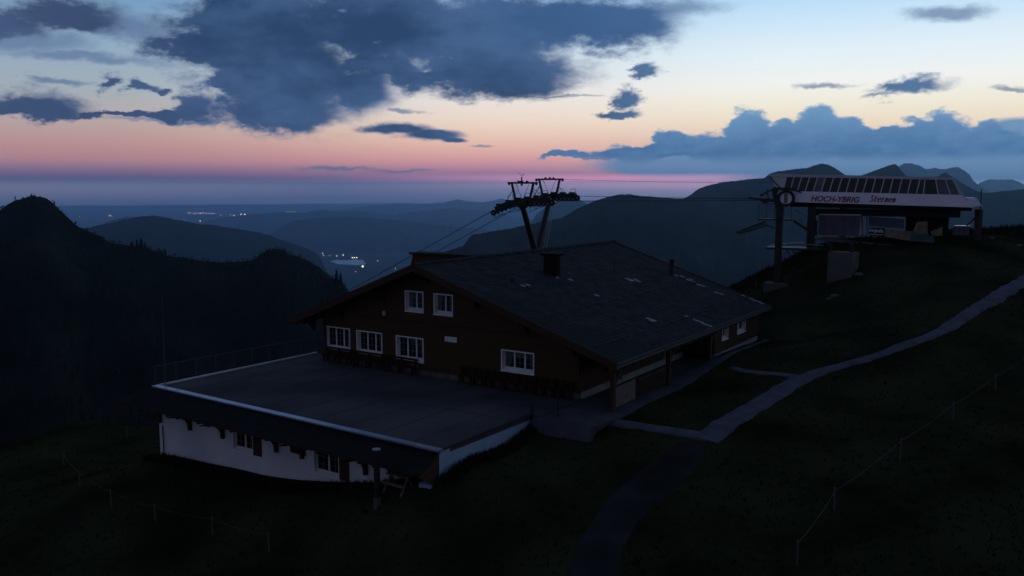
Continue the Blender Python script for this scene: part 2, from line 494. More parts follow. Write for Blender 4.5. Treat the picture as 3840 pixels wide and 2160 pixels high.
class MB:
    def __init__(s):
        s.v = []
        s.f = []

    def add(s, vs, fs):
        n = len(s.v)
        s.v += [tuple(float(c) for c in p) for p in vs]
        s.f += [tuple(n + i for i in f) for f in fs]
        return s

    def quad(s, a, b, c, d):
        return s.add([a, b, c, d], [(0, 1, 2, 3)])

    def hexa(s, p):                         # 8 corners: bottom ring 0-3, top ring 4-7
        return s.add(p, [(3, 2, 1, 0), (4, 5, 6, 7), (0, 1, 5, 4), (1, 2, 6, 5), (2, 3, 7, 6), (3, 0, 4, 7)])

    def box(s, x0, x1, y0, y1, z0, z1):
        return s.hexa([(x0, y0, z0), (x1, y0, z0), (x1, y1, z0), (x0, y1, z0), (x0, y0, z1), (x1, y0, z1), (x1, y1, z1), (x0, y1, z1)])

    def obox(s, c, a, b, d):                # centre and three half axes
        c, a, b, d = (np.array(q, float) for q in (c, a, b, d))
        return s.hexa([c - a - b - d, c + a - b - d, c + a + b - d, c - a + b - d, c - a - b + d, c + a - b + d, c + a + b + d, c - a + b + d])

    def beam(s, p, q, w, h, up=(0, 0, 1)):
        p, q, up = np.array(p, float), np.array(q, float), np.array(up, float)
        d = q - p
        l = np.linalg.norm(d)
        d = d / l
        if abs(d @ up) > 0.98:
            up = np.array([1.0, 0, 0])
        sd_ = np.cross(d, up)
        sd_ /= np.linalg.norm(sd_)
        u2 = np.cross(sd_, d)
        return s.obox((p + q) / 2, d * l / 2, sd_ * w / 2, u2 * h / 2)

    def cyl(s, p, q, r, n=8, r2=None, cap=True):
        p, q = np.array(p, float), np.array(q, float)
        r2 = r if r2 is None else r2
        d = q - p
        d = d / np.linalg.norm(d)
        a = np.cross(d, (0, 0, 1) if abs(d[2]) < 0.9 else (1, 0, 0))
        a /= np.linalg.norm(a)
        b = np.cross(d, a)
        vs = []
        for i in range(n):
            t = 2 * math.pi * i / n
            o = a * math.cos(t) + b * math.sin(t)
            vs += [p + o * r, q + o * r2]
        fs = [(2 * i, 2 * ((i + 1) % n), 2 * ((i + 1) % n) + 1, 2 * i + 1) for i in range(n)]
        if cap:
            fs += [tuple(2 * i for i in range(n))[::-1], tuple(2 * i + 1 for i in range(n))]
        return s.add(vs, fs)

    def prism(s, poly, vec):
        n = len(poly)
        vec = np.array(vec, float)
        vs = [np.array(p, float) for p in poly] + [np.array(p, float) + vec for p in poly]
        fs = [tuple(range(n))[::-1], tuple(range(n, 2 * n))] + [(i, (i + 1) % n, n + (i + 1) % n, n + i) for i in range(n)]
        return s.add(vs, fs)

    def tube(s, pts, r, n=5):
        for a, b in zip(pts[:-1], pts[1:]):
            s.cyl(a, b, r, n, cap=True)
        return s

    def build(s, name, m, parent=None, smooth=False, origin=None, **tags):
        off = np.array(OFF.get(parent.name, (0, 0, 0))) if parent else None
        if parent is None:
            a = np.array(s.v)
            if origin is not None:
                off = np.array(origin, float)
            else:
                off = np.array([(a[:, 0].min() + a[:, 0].max()) / 2, (a[:, 1].min() + a[:, 1].max()) / 2, a[:, 2].min()])
        me = bpy.data.meshes.new(name)
        me.from_pydata([tuple(np.array(p) - off) for p in s.v], [], s.f)
        me.materials.append(MATS[m] if isinstance(m, str) else m)
        if smooth:
            for p in me.polygons:
                p.use_smooth = True
        me.update()
        o = bpy.data.objects.new(name, me)
        COL.objects.link(o)
        if parent:
            o.parent = parent
        else:
            o.location = off
        OFF[o.name] = tuple(off)
        for k, v in tags.items():
            o[k] = v
        return o


def thing(name, label, cat, loc, group=None):
    o = bpy.data.objects.new(name, None)
    o.empty_display_size = 0.3
    COL.objects.link(o)
    o.location = tuple(float(c) for c in loc)
    OFF[o.name] = tuple(float(c) for c in loc)
    o['label'] = label
    o['category'] = cat
    if group:
        o['group'] = group
    return o


def gridmesh(name, Xg, Yg, Zg, m, kind='structure', smooth=True, label=None):
    nr, nc = Xg.shape
    vs = np.stack([Xg.ravel(), Yg.ravel(), Zg.ravel()], 1)
    idx = np.arange(nr * nc).reshape(nr, nc)
    q = np.stack([idx[:-1, :-1].ravel(), idx[:-1, 1:].ravel(), idx[1:, 1:].ravel(), idx[1:, :-1].ravel()], 1)
    me = bpy.data.meshes.new(name)
    me.vertices.add(len(vs))
    me.vertices.foreach_set('co', vs.ravel())
    me.loops.add(q.size)
    me.loops.foreach_set('vertex_index', q.ravel().astype(np.int32))
    me.polygons.add(len(q))
    me.polygons.foreach_set('loop_start', (np.arange(len(q)) * 4).astype(np.int32))
    me.polygons.foreach_set('loop_total', np.full(len(q), 4, np.int32))
    me.update(calc_edges=True)
    me.validate()
    if smooth:
        me.polygons.foreach_set('use_smooth', np.ones(len(q), bool))
    me.materials.append(MATS[m])
    o = bpy.data.objects.new(name, me)
    COL.objects.link(o)
    if kind:
        o['kind'] = kind
    if label:
        o['label'] = label
    return o


# numpy value noise
def _hash(i, j, seed):
    h = (i * 374761393 + j * 668265263 + seed * 974711) & 0x7fffffff
    h = ((h ^ (h >> 13)) * 1274126177) & 0x7fffffff
    return ((h ^ (h >> 16)) & 0xffff) / 65535.0


def vnoise(x, y, seed=0):
    x = np.asarray(x, float)
    y = np.asarray(y, float)
    i = np.floor(x).astype(np.int64)
    j = np.floor(y).astype(np.int64)
    fx, fy = x - i, y - j
    fx = fx * fx * (3 - 2 * fx)
    fy = fy * fy * (3 - 2 * fy)
    return (_hash(i, j, seed) * (1 - fx) * (1 - fy) + _hash(i + 1, j, seed) * fx * (1 - fy)
            + _hash(i, j + 1, seed) * (1 - fx) * fy + _hash(i + 1, j + 1, seed) * fx * fy)


def fbm(x, y, seed=0, o=4, ridged=False):
    a, s, t = 1.0, 0.0, 0.0
    for k in range(o):
        n = vnoise(x * 2 ** k + 17.3 * k, y * 2 ** k - 9.1 * k, seed + k)
        if ridged:
            n = 1 - abs(2 * n - 1)
        s = s + n * a
        t += a
        a *= 0.5
    return s / t


# ------------------------------------------------------------------ near ground
def cw(r, f):                               # (right, ahead) of the camera foot -> world
    return RT[:2] * r + FH[:2] * f


ctrl = []


def cz(x, y, z):
    p = onz(x, y, z)
    ctrl.append((p[0], p[1], z))


def cd(x, y, d):                            # survey point at horizontal distance d ahead
    v = ray(x, y)
    k = d / (v @ FH)
    p = CAM + v * k
    ctrl.append(tuple(p))


for x, y, z in [(2184, 1498, -.1), (2329, 1544, -.1), (2810, 1285, 0), (2500, 1420, -.1), (2262, 1579, -.25), (2410, 1600, -.3),
                (2660, 1637, -.4), (2859, 1507, .1), (2965, 1441, .35), (3273, 1341, 1.3), (3480, 1267, 2.1), (3653, 1164, 3.0),
                (3840, 1058, 4.0), (4000, 970, 4.8), (2714, 1393, .15), (2700, 1500, -.15),
                (2420, 1830, -1.1), (2330, 1910, -1.4), (2230, 2160, -2.2), (1700, 2100, -3.2), (1900, 1750, -1.6), (1998, 1575, -.5),
                (3375, 1729, -.6), (3575, 1573, -.1), (3731, 1455, .5), (3840, 1500, .2), (3128, 1918, -1.0), (3700, 2100, -1.0),
                (3840, 1750, -.3), (3300, 1500, .2), (2900, 1750, -.8), (2700, 2000, -1.5), (3840, 1250, 2.0), (3500, 1060, 3.9)]:
    cz(x, y, z)
for x, y in [(612, 1700), (933, 1763), (1135, 1796), (1350, 1815), (1517, 1824)]:
    p = ony(x, y, 26.6)
    ctrl.append(tuple(p))
for x, y in [(1650, 1770), (1750, 1712), (1850, 1668), (1930, 1635)]:
    ctrl.append(tuple(onx(x, y, -20.9)))
for x, y, z in [(298, 1827, -4.7), (417, 1900, -4.8), (581, 1956, -5.0), (797, 2005, -5.1), (0, 1850, -6.4), (200, 2100, -5.4), (1200, 2100, -4.3),
                (477, 1645, -7.4), (0, 1700, -9.0), (315, 1612, -8.8), (560, 1596, -6.8)]:
    cz(x, y, z)
# hill under the lift station
for x, y, d in [(2750, 1079, 74), (2841, 1036, 74), (2962, 994, 73), (3008, 948, 73), (3084, 924, 73), (3145, 918, 72), (3199, 905, 72),
                (3400, 925, 70), (3550, 905, 69), (3680, 873, 72), (3743, 874, 72), (3840, 862, 73), (4000, 850, 73), (3000, 1150, 64), (3200, 1090, 62), (3100, 1250, 57)]:
    cd(x, y, d)
for r, f, z in [(-25, 80, -26), (-40, 70, -22), (-50, 55, -18), (-30, 95, -40), (0, 92, -9), (10, 92, -7), (-12, 84, -16), (2, 88, -6), (20, 92, -3.5),
                (30, 92, -2), (45, 95, 0), (60, 95, 1), (20, 120, -18), (50, 120, -14), (80, 120, -12), (-10, 130, -45), (-60, 110, -60), (-100, 60, -45),
                (-60, 30, -9), (-30, 15, -4.5), (0, 8, -3.0), (30, 10, -1), (60, 30, 1), (60, 60, 6.0), (80, 80, 7), (-30, 0, -4), (30, -10, -1),
                (0, -20, -2.5), (90, 20, 1), (-90, 10, -16), (-120, 110, -90), (80, 150, -35), (-20, 160, -80), (-160, 60, -80), (130, 100, 0), (130, 30, 3)]:
    p = cw(r, f)
    ctrl.append((p[0], p[1], z))
# house and annex footprints stay just under their floors
for x, y, z in [(-30, 46, -.6), (-38, 40, -3.5), (-24, 40, -.2), (-24, 56, -.2), (-38, 58, -6), (-30, 30, -2.2), (-40.5, 32, -4.2), (-45, 28, -5.5), (-44, 45, -9), (-32, 64, -4)]:
    ctrl.append((x, y, z))
ctrl += [(-23, 24.5, -2.05), (-21.4, 24.9, -1.95), (-25.5, 24.5, -2.7)]
ctrl = np.array(ctrl)
_n = len(ctrl)


def _k(r):
    return np.sqrt(r * r + 4.0)


_R = np.linalg.norm(ctrl[:, None, :2] - ctrl[None, :, :2], axis=2)
_A = np.zeros((_n + 3, _n + 3))
_A[:_n, :_n] = -_k(_R) + np.eye(_n) * 0.35
_A[:_n, _n] = 1
_A[:_n, _n + 1:] = ctrl[:, :2]
_A[_n:, :_n] = _A[:_n, _n:].T
_w = np.linalg.solve(_A, np.concatenate([ctrl[:, 2], [0, 0, 0]]))


def hsmooth(x, y):
    x = np.asarray(x, float)
    y = np.asarray(y, float)
    z = _w[_n] + _w[_n + 1] * x + _w[_n + 2] * y
    for i in range(_n):
        z = z - _w[i] * _k(np.hypot(x - ctrl[i, 0], y - ctrl[i, 1]))
    return z


GX = np.arange(-230, 110.1, 0.8)
GY = np.arange(-60, 230.1, 0.8)
GXX, GYY = np.meshgrid(GX, GY)
GZ = hsmooth(GXX, GYY)
GZ = GZ + (fbm(GXX / 7, GYY / 7, 3) - .5) * 0.5 * np.clip((np.hypot(GXX + 22, GYY - 40) - 20) / 20, 0.1, 1) + (fbm(GXX / 1.6, GYY / 1.6, 9, 2) - .5) * 0.12
ins = (GXX > -40.3) & (GXX < -20.9) & (GYY > 26.9) & (GYY < 36.2)
GZ = np.where(ins, np.minimum(GZ, -0.5), GZ)
ins = (GXX > -38.2) & (GXX < -18.4) & (GYY > 36.2) & (GYY < 57.4)
GZ = np.where(ins, np.minimum(GZ, -0.15), GZ)
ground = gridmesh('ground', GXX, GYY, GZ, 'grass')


def gz(x, y):                               # height of the ground mesh (bilinear, slightly above either triangle)
    fx = (np.asarray(x, float) - GX[0]) / 0.8
    fy = (np.asarray(y, float) - GY[0]) / 0.8
    i = np.clip(np.floor(fx).astype(int), 0, len(GX) - 2)
    j = np.clip(np.floor(fy).astype(int), 0, len(GY) - 2)
    u, v = fx - i, fy - j
    return GZ[j, i] * (1 - u) * (1 - v) + GZ[j, i + 1] * u * (1 - v) + GZ[j + 1, i] * (1 - u) * v + GZ[j + 1, i + 1] * u * v


def ong(x, y):                              # photo survey point -> ground
    d = ray(x, y)
    d = d / (d @ FH)
    lo = None
    for t in np.arange(12, 130, 0.25):
        p = CAM + d * t
        if p[2] < gz(p[0], p[1]):
            lo = t
            break
    if lo is None:
        lo = 130
    a, b = lo - 0.25, lo
    for _ in range(12):
        c = (a + b) / 2
        p = CAM + d * c
        if p[2] < gz(p[0], p[1]):
            b = c
        else:
            a = c
    p = CAM + d * b
    return np.array([p[0], p[1], float(gz(p[0], p[1]))])


PATHS = []


def strip(name, pts, widths, m, lift=0.04, label=None, seed=1):
    P = np.array([p[:2] for p in pts])
    d = np.r_[0, np.cumsum(np.linalg.norm(np.diff(P, axis=0), axis=1))]
    n = max(4, int(d[-1] / 0.4))
    t = np.linspace(0, d[-1], n)
    # smooth centre line
    X = np.interp(t, d, P[:, 0])
    Y = np.interp(t, d, P[:, 1])
    k = np.ones(5) / 5
    if n > 12:
        X[2:-2] = np.convolve(X, k, 'valid')
        Y[2:-2] = np.convolve(Y, k, 'valid')
    Wd = np.interp(t, d, widths)
    tx, ty = np.gradient(X), np.gradient(Y)
    l = np.hypot(tx, ty)
    nx, ny = -ty / l, tx / l
    c = 7
    XX = np.zeros((n, c))
    YY = np.zeros((n, c))
    ZZ = np.zeros((n, c))
    rg = random.Random(seed)
    for q in range(c):
        o = (q / (c - 1) - .5) * Wd
        if q in (0, c - 1):
            o = o + np.sign(q - 1) * (fbm(t / 0.8, t * 0 + q, seed, 4) - .5) * 0.6
        XX[:, q] = X + nx * o
        YY[:, q] = Y + ny * o
        ZZ[:, q] = gz(XX[:, q], YY[:, q]) + (lift if q not in (0, c - 1) else -0.06)
    PATHS.append((X, Y, Wd / 2 - .1))
    return gridmesh(name, XX, YY, ZZ, m, label=label)


strip('path', [ong(*p) for p in [(2262, 1580), (2330, 1590), (2410, 1602), (2520, 1617), (2600, 1630), (2690, 1645)]], [.9, 1.0, 1.0, 1.05, 1.1, 1.3], 'gravel',
      label='level gravel path along the lawn in front of the chalet porch')
strip('path', [ong(*p) for p in [(2640, 1652), (2735, 1580), (2859, 1507), (2960, 1443), (3060, 1398), (3273, 1341), (3480, 1267), (3653, 1164), (3840, 1058), (3990, 975)]],
      [1.3, 1.45, 1.5, 1.4, 1.1, .85, .95, 1.2, 1.4, 1.4], 'gravel', lift=0.06, label='gravel path climbing the slope to the right edge', seed=5)
strip('path', [ong(*p) for p in [(2740, 1380), (2790, 1391), (2859, 1399), (2940, 1408), (2990, 1415)]], [.5, .55, .6, .7, .9], 'gravel', lift=0.05,
      label='narrow worn footpath from the chalet side to the fork', seed=8)
strip('path', [ong(*p) for p in [(2600, 1668), (2530, 1745), (2430, 1825), (2340, 1905), (2280, 1990), (2235, 2080), (2200, 2200)]], [1.6, 2.2, 2.4, 2.3, 2.1, 2.1, 2.1],
      'worn_turf', lift=0.03, label='faint wide worn track running down the meadow to the lower edge', seed=11)
strip('path', [np.array([-17.5, y, 0]) for y in (48.5, 52, 57.2)], [.5, .45, .45], 'gravel', lift=0.05, label='narrow gravel strip along the rear side wall of the chalet', seed=12)
# paved forecourt between terrace and porch
MBc = MB()
nx_, ny_ = 12, 16
cx0, cy0 = np.meshgrid(np.linspace(-20.7, -17.0, 12), np.linspace(32.2, 49.4, 44))
cx1 = cx0.copy()
cx1[:, -1] = -17.0 - 0.9 * np.clip((36 - cy0[:, -1]) / 4, 0, 1) + (fbm(cy0[:, -1], cy0[:, -1] * 0, 4) - .5) * .3
cz1 = np.maximum(gz(cx1, cy0) + 0.04, -0.06)
cz1[:, -1] = gz(cx1[:, -1], cy0[:, -1]) - 0.05
cz1[0, :] = gz(cx1[0, :], cy0[0, :]) - 0.05
gridmesh('pavement', cx1, cy0, cz1, 'court', label='paved forecourt beside the terrace and under the porch')

# grass tufts (uncountable)
gv, gf = [], []
rg = np.random.RandomState(3)


def tufts(n, fx, hmin, hmax):
    for _ in range(n):
        p = fx()
        if p is None:
            continue
        x, y = p
        if (-41 < x < -20.7 and 26.2 < y < 36.4) or (-38.5 < x < -17.2 and 36 < y < 57.6):
            continue
        if any(((px_ - x) ** 2 + (py_ - y) ** 2 < np.maximum(pw_, .05) ** 2).any() for px_, py_, pw_ in PATHS):
            continue
        z = float(gz(x, y)) - .03
        for b in range(3):
            a = rg.rand() * 6.283
            h = hmin + (hmax - hmin) * rg.rand()
            w = 0.03 + .03 * rg.rand()
            dx, dy = math.cos(a) * w, math.sin(a) * w
            ox, oy = (rg.rand() - .5) * .25, (rg.rand() - .5) * .25
            n0 = len(gv)
            gv.extend([(x + ox - dx, y + oy - dy, z), (x + ox + dx, y + oy + dy, z), (x + ox + (rg.rand() - .5) * h * .8, y + oy + (rg.rand() - .5) * h * .8, z + h)])
            gf.append((n0, n0 + 1, n0 + 2))


def field():
    f = 22 + 48 * rg.rand() ** 1.3
    r = (rg.rand() * 1.35 - .66) * f
    p = cw(r, f)
    return p


tufts(11000, field, .05, .17)
tufts(1500, lambda: (-41 + 20.5 * rg.rand(), 26.15 - .5 * rg.rand() ** 2), .12, .42)
tufts(700, lambda: (-20.7 + .5 * rg.rand() ** 2, 26 + 6.6 * rg.rand()), .12, .4)


def rim_():
    x = 2740 + rg.rand() * 1100
    xs = [2740, 2841, 2962, 3008, 3145, 3300, 3550, 3680, 3840]
    ys = [1090, 1046, 1004, 958, 928, 935, 912, 882, 870]
    y = np.interp(x, xs, ys) + rg.rand() * 30
    v = ray(x, y)
    v = v / (v @ FH)
    p = CAM + v * 73
    return p[0] + rg.rand() * 4 - 2, p[1] + rg.rand() * 5 - 2.5


tufts(2500, rim_, .15, .5)
gm = bpy.data.meshes.new('grass')
gm.from_pydata(gv, [], gf)
gm.materials.append(MATS['grass_blade'])
go = bpy.data.objects.new('grass', gm)
COL.objects.link(go)
go['kind'] = 'stuff'
go['label'] = 'short dark alpine grass growing over the slopes'
go['category'] = 'grass'

# ------------------------------------------------------------------ valley floor, lakes
ZV = -900.0
rad = np.r_[120, 400, 900, np.geomspace(1500, 46000, 60)]
an = np.radians(np.arange(0, 360.1, 1.5))
RR_, AA = np.meshgrid(rad, an)
vz = np.full(RR_.shape, ZV)
vx, vy = RR_ * np.sin(AA), RR_ * np.cos(AA)
roll = (fbm(vx / 2600, vy / 2600, 21, 4) - .45) * np.clip((RR_ - 14000) / 8000, 0, 1) * 190
vz = vz + np.maximum(roll, 0)
gridmesh('valley_floor', vx, vy, vz, 'valley', label='hazy valley floor and lowland out to the horizon')

def lake(name, poly, z, label, m='water'):
    mb = MB()
    pts = [onz(x, y, z) for x, y in poly]
    c = np.mean(pts, axis=0)
    vs = [c] + pts
    mb.add(vs, [(0, 1 + i, 1 + (i + 1) % len(pts)) for i in range(len(pts))])
    o = mb.build(name, m, kind='structure', label=label)
    return o


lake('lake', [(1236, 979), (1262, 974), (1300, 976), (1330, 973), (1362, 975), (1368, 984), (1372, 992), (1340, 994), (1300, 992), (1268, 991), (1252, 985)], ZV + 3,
     'small pale reservoir in the valley beside the village lights', 'sky_sheen_water')

lake('lake', [(380, 764), (500, 762), (640, 761.5), (820, 763), (830, 766), (700, 768), (520, 768), (400, 767)], -790, 'long pale lake strip on the left part of the horizon lowland')
lake('lake', [(1290, 760), (1400, 758), (1490, 759), (1480, 762), (1380, 763)], -790, 'short pale lake strip on the horizon left of the tower')
lake('lake', [(700, 797), (760, 796), (812, 799), (800, 803), (730, 804), (704, 801)], -785, 'small glowing pond strip on the lowland between the town lights')

# ------------------------------------------------------------------ mountains


def ridge(name, px, D, sf, sb, wf, wb, seed, m, label, fuzz=1.5, spur=0.35, ext=(6, 6), mpp=None, ns=46, Dend=None, astep=0.06, drop=(40, 40)):
    A, E = zip(*[azel(x, y) for x, y in px])
    A, E = np.array(A), np.array(E)
    Dn = np.linspace(D, Dend if Dend else D, len(A)) if not isinstance(D, (list, tuple)) else np.array(D)
    a0, a1 = A[0] - ext[0], A[-1] + ext[1]
    a = np.arange(a0, a1 + 1e-6, astep)
    # outside the measured part the crest sinks
    Ax = np.r_[a0, A, a1]
    Ex = np.r_[E[0] - drop[0] / 53.0, E, E[-1] - drop[1] / 53.0]
    Dx = np.r_[Dn[0], Dn, Dn[-1]]
    e = np.interp(a, Ax, Ex)
    dd = np.interp(a, Ax, Dx)
    e = e + (fbm(a / 0.35, a * 0 + seed, seed, 5) - .5) * fuzz * 0.0179 * 2
    zc = HC + dd * np.tan(np.radians(e))
    tf = np.r_[np.geomspace(8, wf, ns)[::-1], 0]
    tb = np.geomspace(12, wb, max(6, ns // 3))
    T = np.r_[tf, -tb]                       # positive: towards the camera
    TT, AAg = np.meshgrid(T, a, indexing='ij')
    DDg = np.broadcast_to(dd, TT.shape)
    R = DDg - TT
    ar = np.radians(AAg)
    X = RT[0] * R * np.sin(ar) + FH[0] * R * np.cos(ar)
    Y = RT[1] * R * np.sin(ar) + FH[1] * R * np.cos(ar)
    slope = np.where(TT > 0, sf, sb)
    off = np.abs(TT)
    k = 0.22 * D if not isinstance(D, (list, tuple)) else 0.22 * Dn.mean()
    rid = fbm(X / k, Y / k, seed + 40, 5, ridged=True)
    fine = fbm(X / (k / 7), Y / (k / 7), seed + 80, 4, ridged=True)
    fall = slope * off * (1 - spur * 1.1 * (rid - .5) * 2) - np.minimum(off * 0.20, k * 0.10) * (fine - .5)
    fall = np.maximum(fall, slope * off * 0.25)
    jit = (vnoise(a / 0.07, a * 0 + seed, seed + 7) - .5) * math.radians(fuzz * 0.0179 * 1.3)
    Z = np.maximum(zc[None, :] - fall + (jit * dd)[None, :] * np.exp(-off / (0.006 * D if not isinstance(D, (list, tuple)) else 18.0)), ZV - 30)
    return gridmesh(name, X, Y, Z, m, label=label), (a, e, dd)


z3 = lambda L_: [(x / 1.717, 640 + y / 1.717) for x, y in L_]
z6 = lambda L_: [(1400 + x / 1.84, 600 + y / 1.84) for x, y in L_]
z1 = lambda L_: [(2700 + x / 2.26, 580 + y / 2.26) for x, y in L_]
LR_pts = [(-400, 900), (-150, 830), (0, 788), (30, 765), (60, 750), (90, 742), (118, 735), (150, 737), (175, 745), (200, 760), (225, 790), (250, 812), (275, 835), (300, 856),
          (330, 866), (360, 880), (385, 890), (400, 903), (430, 912), (470, 918), (500, 922), (540, 925), (575, 938), (600, 950), (640, 962), (700, 968), (760, 978),
          (830, 985), (900, 982), (950, 974), (975, 955), (1000, 938), (1030, 932), (1060, 938), (1085, 952), (1130, 966), (1170, 985), (1200, 1005), (1230, 1030),
          (1255, 1046), (1275, 1050), (1290, 1065), (1310, 1095), (1340, 1150), (1400, 1230), (1500, 1300)]
lr, LR = ridge('mountain', LR_pts, 900, .62, .8, 740, 600, 1, 'rough_meadow', 'dark wooded mountain flank filling the left side with a rounded summit', fuzz=2.0, spur=.35, ext=(10, 4), Dend=800, drop=(60, 300))
ridge('mountain', z3([(400, 395), (600, 360), (750, 330), (870, 300), (1000, 287), (1050, 300), (1150, 318), (1300, 345), (1420, 355), (1550, 378), (1700, 405), (1800, 440), (1950, 490), (2050, 540)]),
      5600, .36, .4, 2300, 1800, 2, 'far_forest', 'blue wooded ridge behind the left mountain, nearest of the hazy ones', fuzz=2.2, ext=(8, 3), drop=(60, 330))
ridge('mountain', z3([(860, 330), (700, 330)][::-1] + [(1250, 338), (1400, 310), (1520, 290), (1700, 275), (1830, 268), (1950, 272), (2070, 252), (2200, 262), (2300, 258), (2400, 270), (2550, 290)])
      + z6([(160, 380), (250, 360), (400, 345), (570, 332), (650, 342), (800, 350), (950, 385), (1050, 400), (1200, 430)]),
      18500, .22, .3, 3600, 3000, 3, 'far_forest', 'broad pale blue ridge beyond the reservoir, left of the lift tower', fuzz=1.8, ext=(2, 3), drop=(100, 100))
ridge('mountain', [(900, 880), (960, 880), (1019, 876), (1050, 855), (1077, 838), (1120, 826), (1165, 820), (1235, 815), (1300, 812), (1360, 815), (1440, 822), (1550, 830), (1700, 850), (1900, 870)],
      12800, .5, .3, 1250, 1800, 4, 'far_forest', 'blue ridge just above the reservoir', fuzz=1.8, ext=(2, 3), drop=(100, 60))
ridge('mountain', [(420, 826), (480, 812), (520, 815), (600, 825), (700, 838)], 11500, .25, .3, 1500, 1500, 14, 'far_forest', 'small blue hump peeping out behind the nearest hazy ridge', fuzz=1.5, ext=(3, 3), drop=(60, 60))
ridge('mountain', [(1400, 770), (1480, 764), (1560, 766)] + z6([(480, 293), (540, 280), (580, 270), (640, 285), (760, 292), (820, 282), (870, 268), (920, 272), (960, 290), (1100, 300), (1300, 310)]) +
      [(2150, 756), (2230, 752), (2300, 750)],
      27000, .12, .2, 4000, 4000, 5, 'far_forest', 'low palest ridge on the horizon behind the lift tower', fuzz=1.6, ext=(3, 3), drop=(20, 60))
ridge('mountain', z6([(1130, 370), (1180, 330), (1230, 300), (1270, 283), (1300, 275), (1350, 262), (1395, 255), (1420, 270), (1450, 290), (1500, 322), (1560, 350), (1640, 380)]),
      9000, .4, .5, 2000, 1500, 6, 'far_forest', 'small blue peak right behind the lift tower', fuzz=1.6, ext=(2, 2), drop=(150, 150))
ridge('mountain', z6([(480, 640), (550, 612), (620, 590), (650, 550), (680, 520), (780, 500), (900, 480), (1000, 462), (1100, 440), (1150, 430), (1200, 420), (1300, 400), (1350, 368), (1400, 340),
                      (1450, 315), (1500, 295), (1580, 265), (1640, 250), (1690, 240), (1770, 237), (1850, 250), (1960, 255), (2050, 265), (2130, 268), (2250, 300)]),
      [2500] * 8 + [2700] * 17, .62, .7, 1450, 1200, 7, 'mid_forest', 'dark forested mountainside behind the chalet roof', fuzz=2.4, spur=.4, ext=(3, 3), drop=(160, 60))
ridge('mountain', [(2500, 790), (2540, 762), (2560, 747)] + z6([(2190, 240), (2220, 215), (2250, 195), (2330, 170), (2420, 150), (2500, 145)]) +
      z1([(225, 208), (300, 202), (370, 200), (410, 172), (450, 150), (600, 125), (750, 110), (800, 90), (860, 75), (920, 85), (960, 105), (1000, 130), (1050, 165), (1120, 215), (1250, 260)]),
      3500, .5, .6, 1800, 1300, 8, 'mid_forest', 'long dark mountain with a rounded top behind the left end of the lift station', fuzz=1.2, spur=.35, ext=(2, 2), drop=(200, 60))
ridge('mountain', z1([(1100, 210), (1150, 190), (1230, 165), (1350, 120), (1440, 90), (1480, 78), (1500, 90), (1530, 125), (1560, 160), (1620, 215), (1700, 240), (1800, 200), (1860, 175), (1910, 150), (1960, 180),
                      (2030, 225), (2100, 270), (2180, 312), (2240, 325), (2320, 318), (2400, 310), (2500, 298), (2576, 290), (2700, 270)]),
      4000, .5, .6, 2400, 1500, 9, 'mid_forest', 'dark mountain with a sharp pointed summit behind the right half of the lift station', fuzz=1.2, spur=.3, ext=(3, 5), drop=(60, 20))
ridge('mountain', z1([(1420, 150), (1500, 110), (1530, 90), (1560, 75), (1640, 75), (1690, 95), (1750, 120), (1810, 112), (1900, 125), (1960, 110), (2010, 105), (2060, 130), (2110, 165), (2150, 220), (2190, 255), (2260, 300), (2360, 360)]),
      10500, .55, .6, 2600, 1500, 10, 'far_forest', 'jagged blue rock massif above the right end of the lift station', fuzz=2.0, ext=(2, 2), drop=(60, 200))
ridge('mountain', z1([(2120, 290), (2200, 240), (2240, 225), (2280, 210), (2380, 212), (2480, 210), (2530, 228), (2576, 250), (2700, 290)]),
      14500, .4, .5, 3800, 2500, 11, 'far_forest', 'flat topped pale blue mountain at the right edge', fuzz=1.6, ext=(3, 4), drop=(60, 20))

# ------------------------------------------------------------------ forests


def spruce_geo(mb, base, h, r, rg_, tiers=4, seg=6):
    x, y, z = base
    for t in range(tiers):
        z0 = z + h * (0.10 + 0.80 * t / tiers)
        z1_ = z + h * min(1.0, 0.10 + 0.80 * (t + 1.7) / tiers)
        rr0 = r * (1 - 0.80 * t / tiers) * (0.85 + .3 * rg_.random())
        n0 = len(mb.v)
        for k in range(seg):
            a = 6.283 * k / seg + t * .7
            q = rr0 * (0.7 + .6 * rg_.random())
            mb.v.append((x + math.cos(a) * q, y + math.sin(a) * q, z0 - h * .02 * rg_.random()))
        mb.v.append((x, y, z1_))
        for k in range(seg):
            mb.f.append((n0 + k, n0 + (k + 1) % seg, n0 + seg))
    return mb


def pt_on_ridge(R, azd, back):
    a, e, dd = R
    el_ = np.interp(azd, a, e)
    d_ = np.interp(azd, a, dd)
    z = HC + d_ * math.tan(math.radians(el_))
    ar = math.radians(azd)
    r = d_ - back
    p = RT * r * math.sin(ar) + FH * r * math.cos(ar)
    return p[0], p[1], z - back * .62 * .7


rgf = random.Random(5)
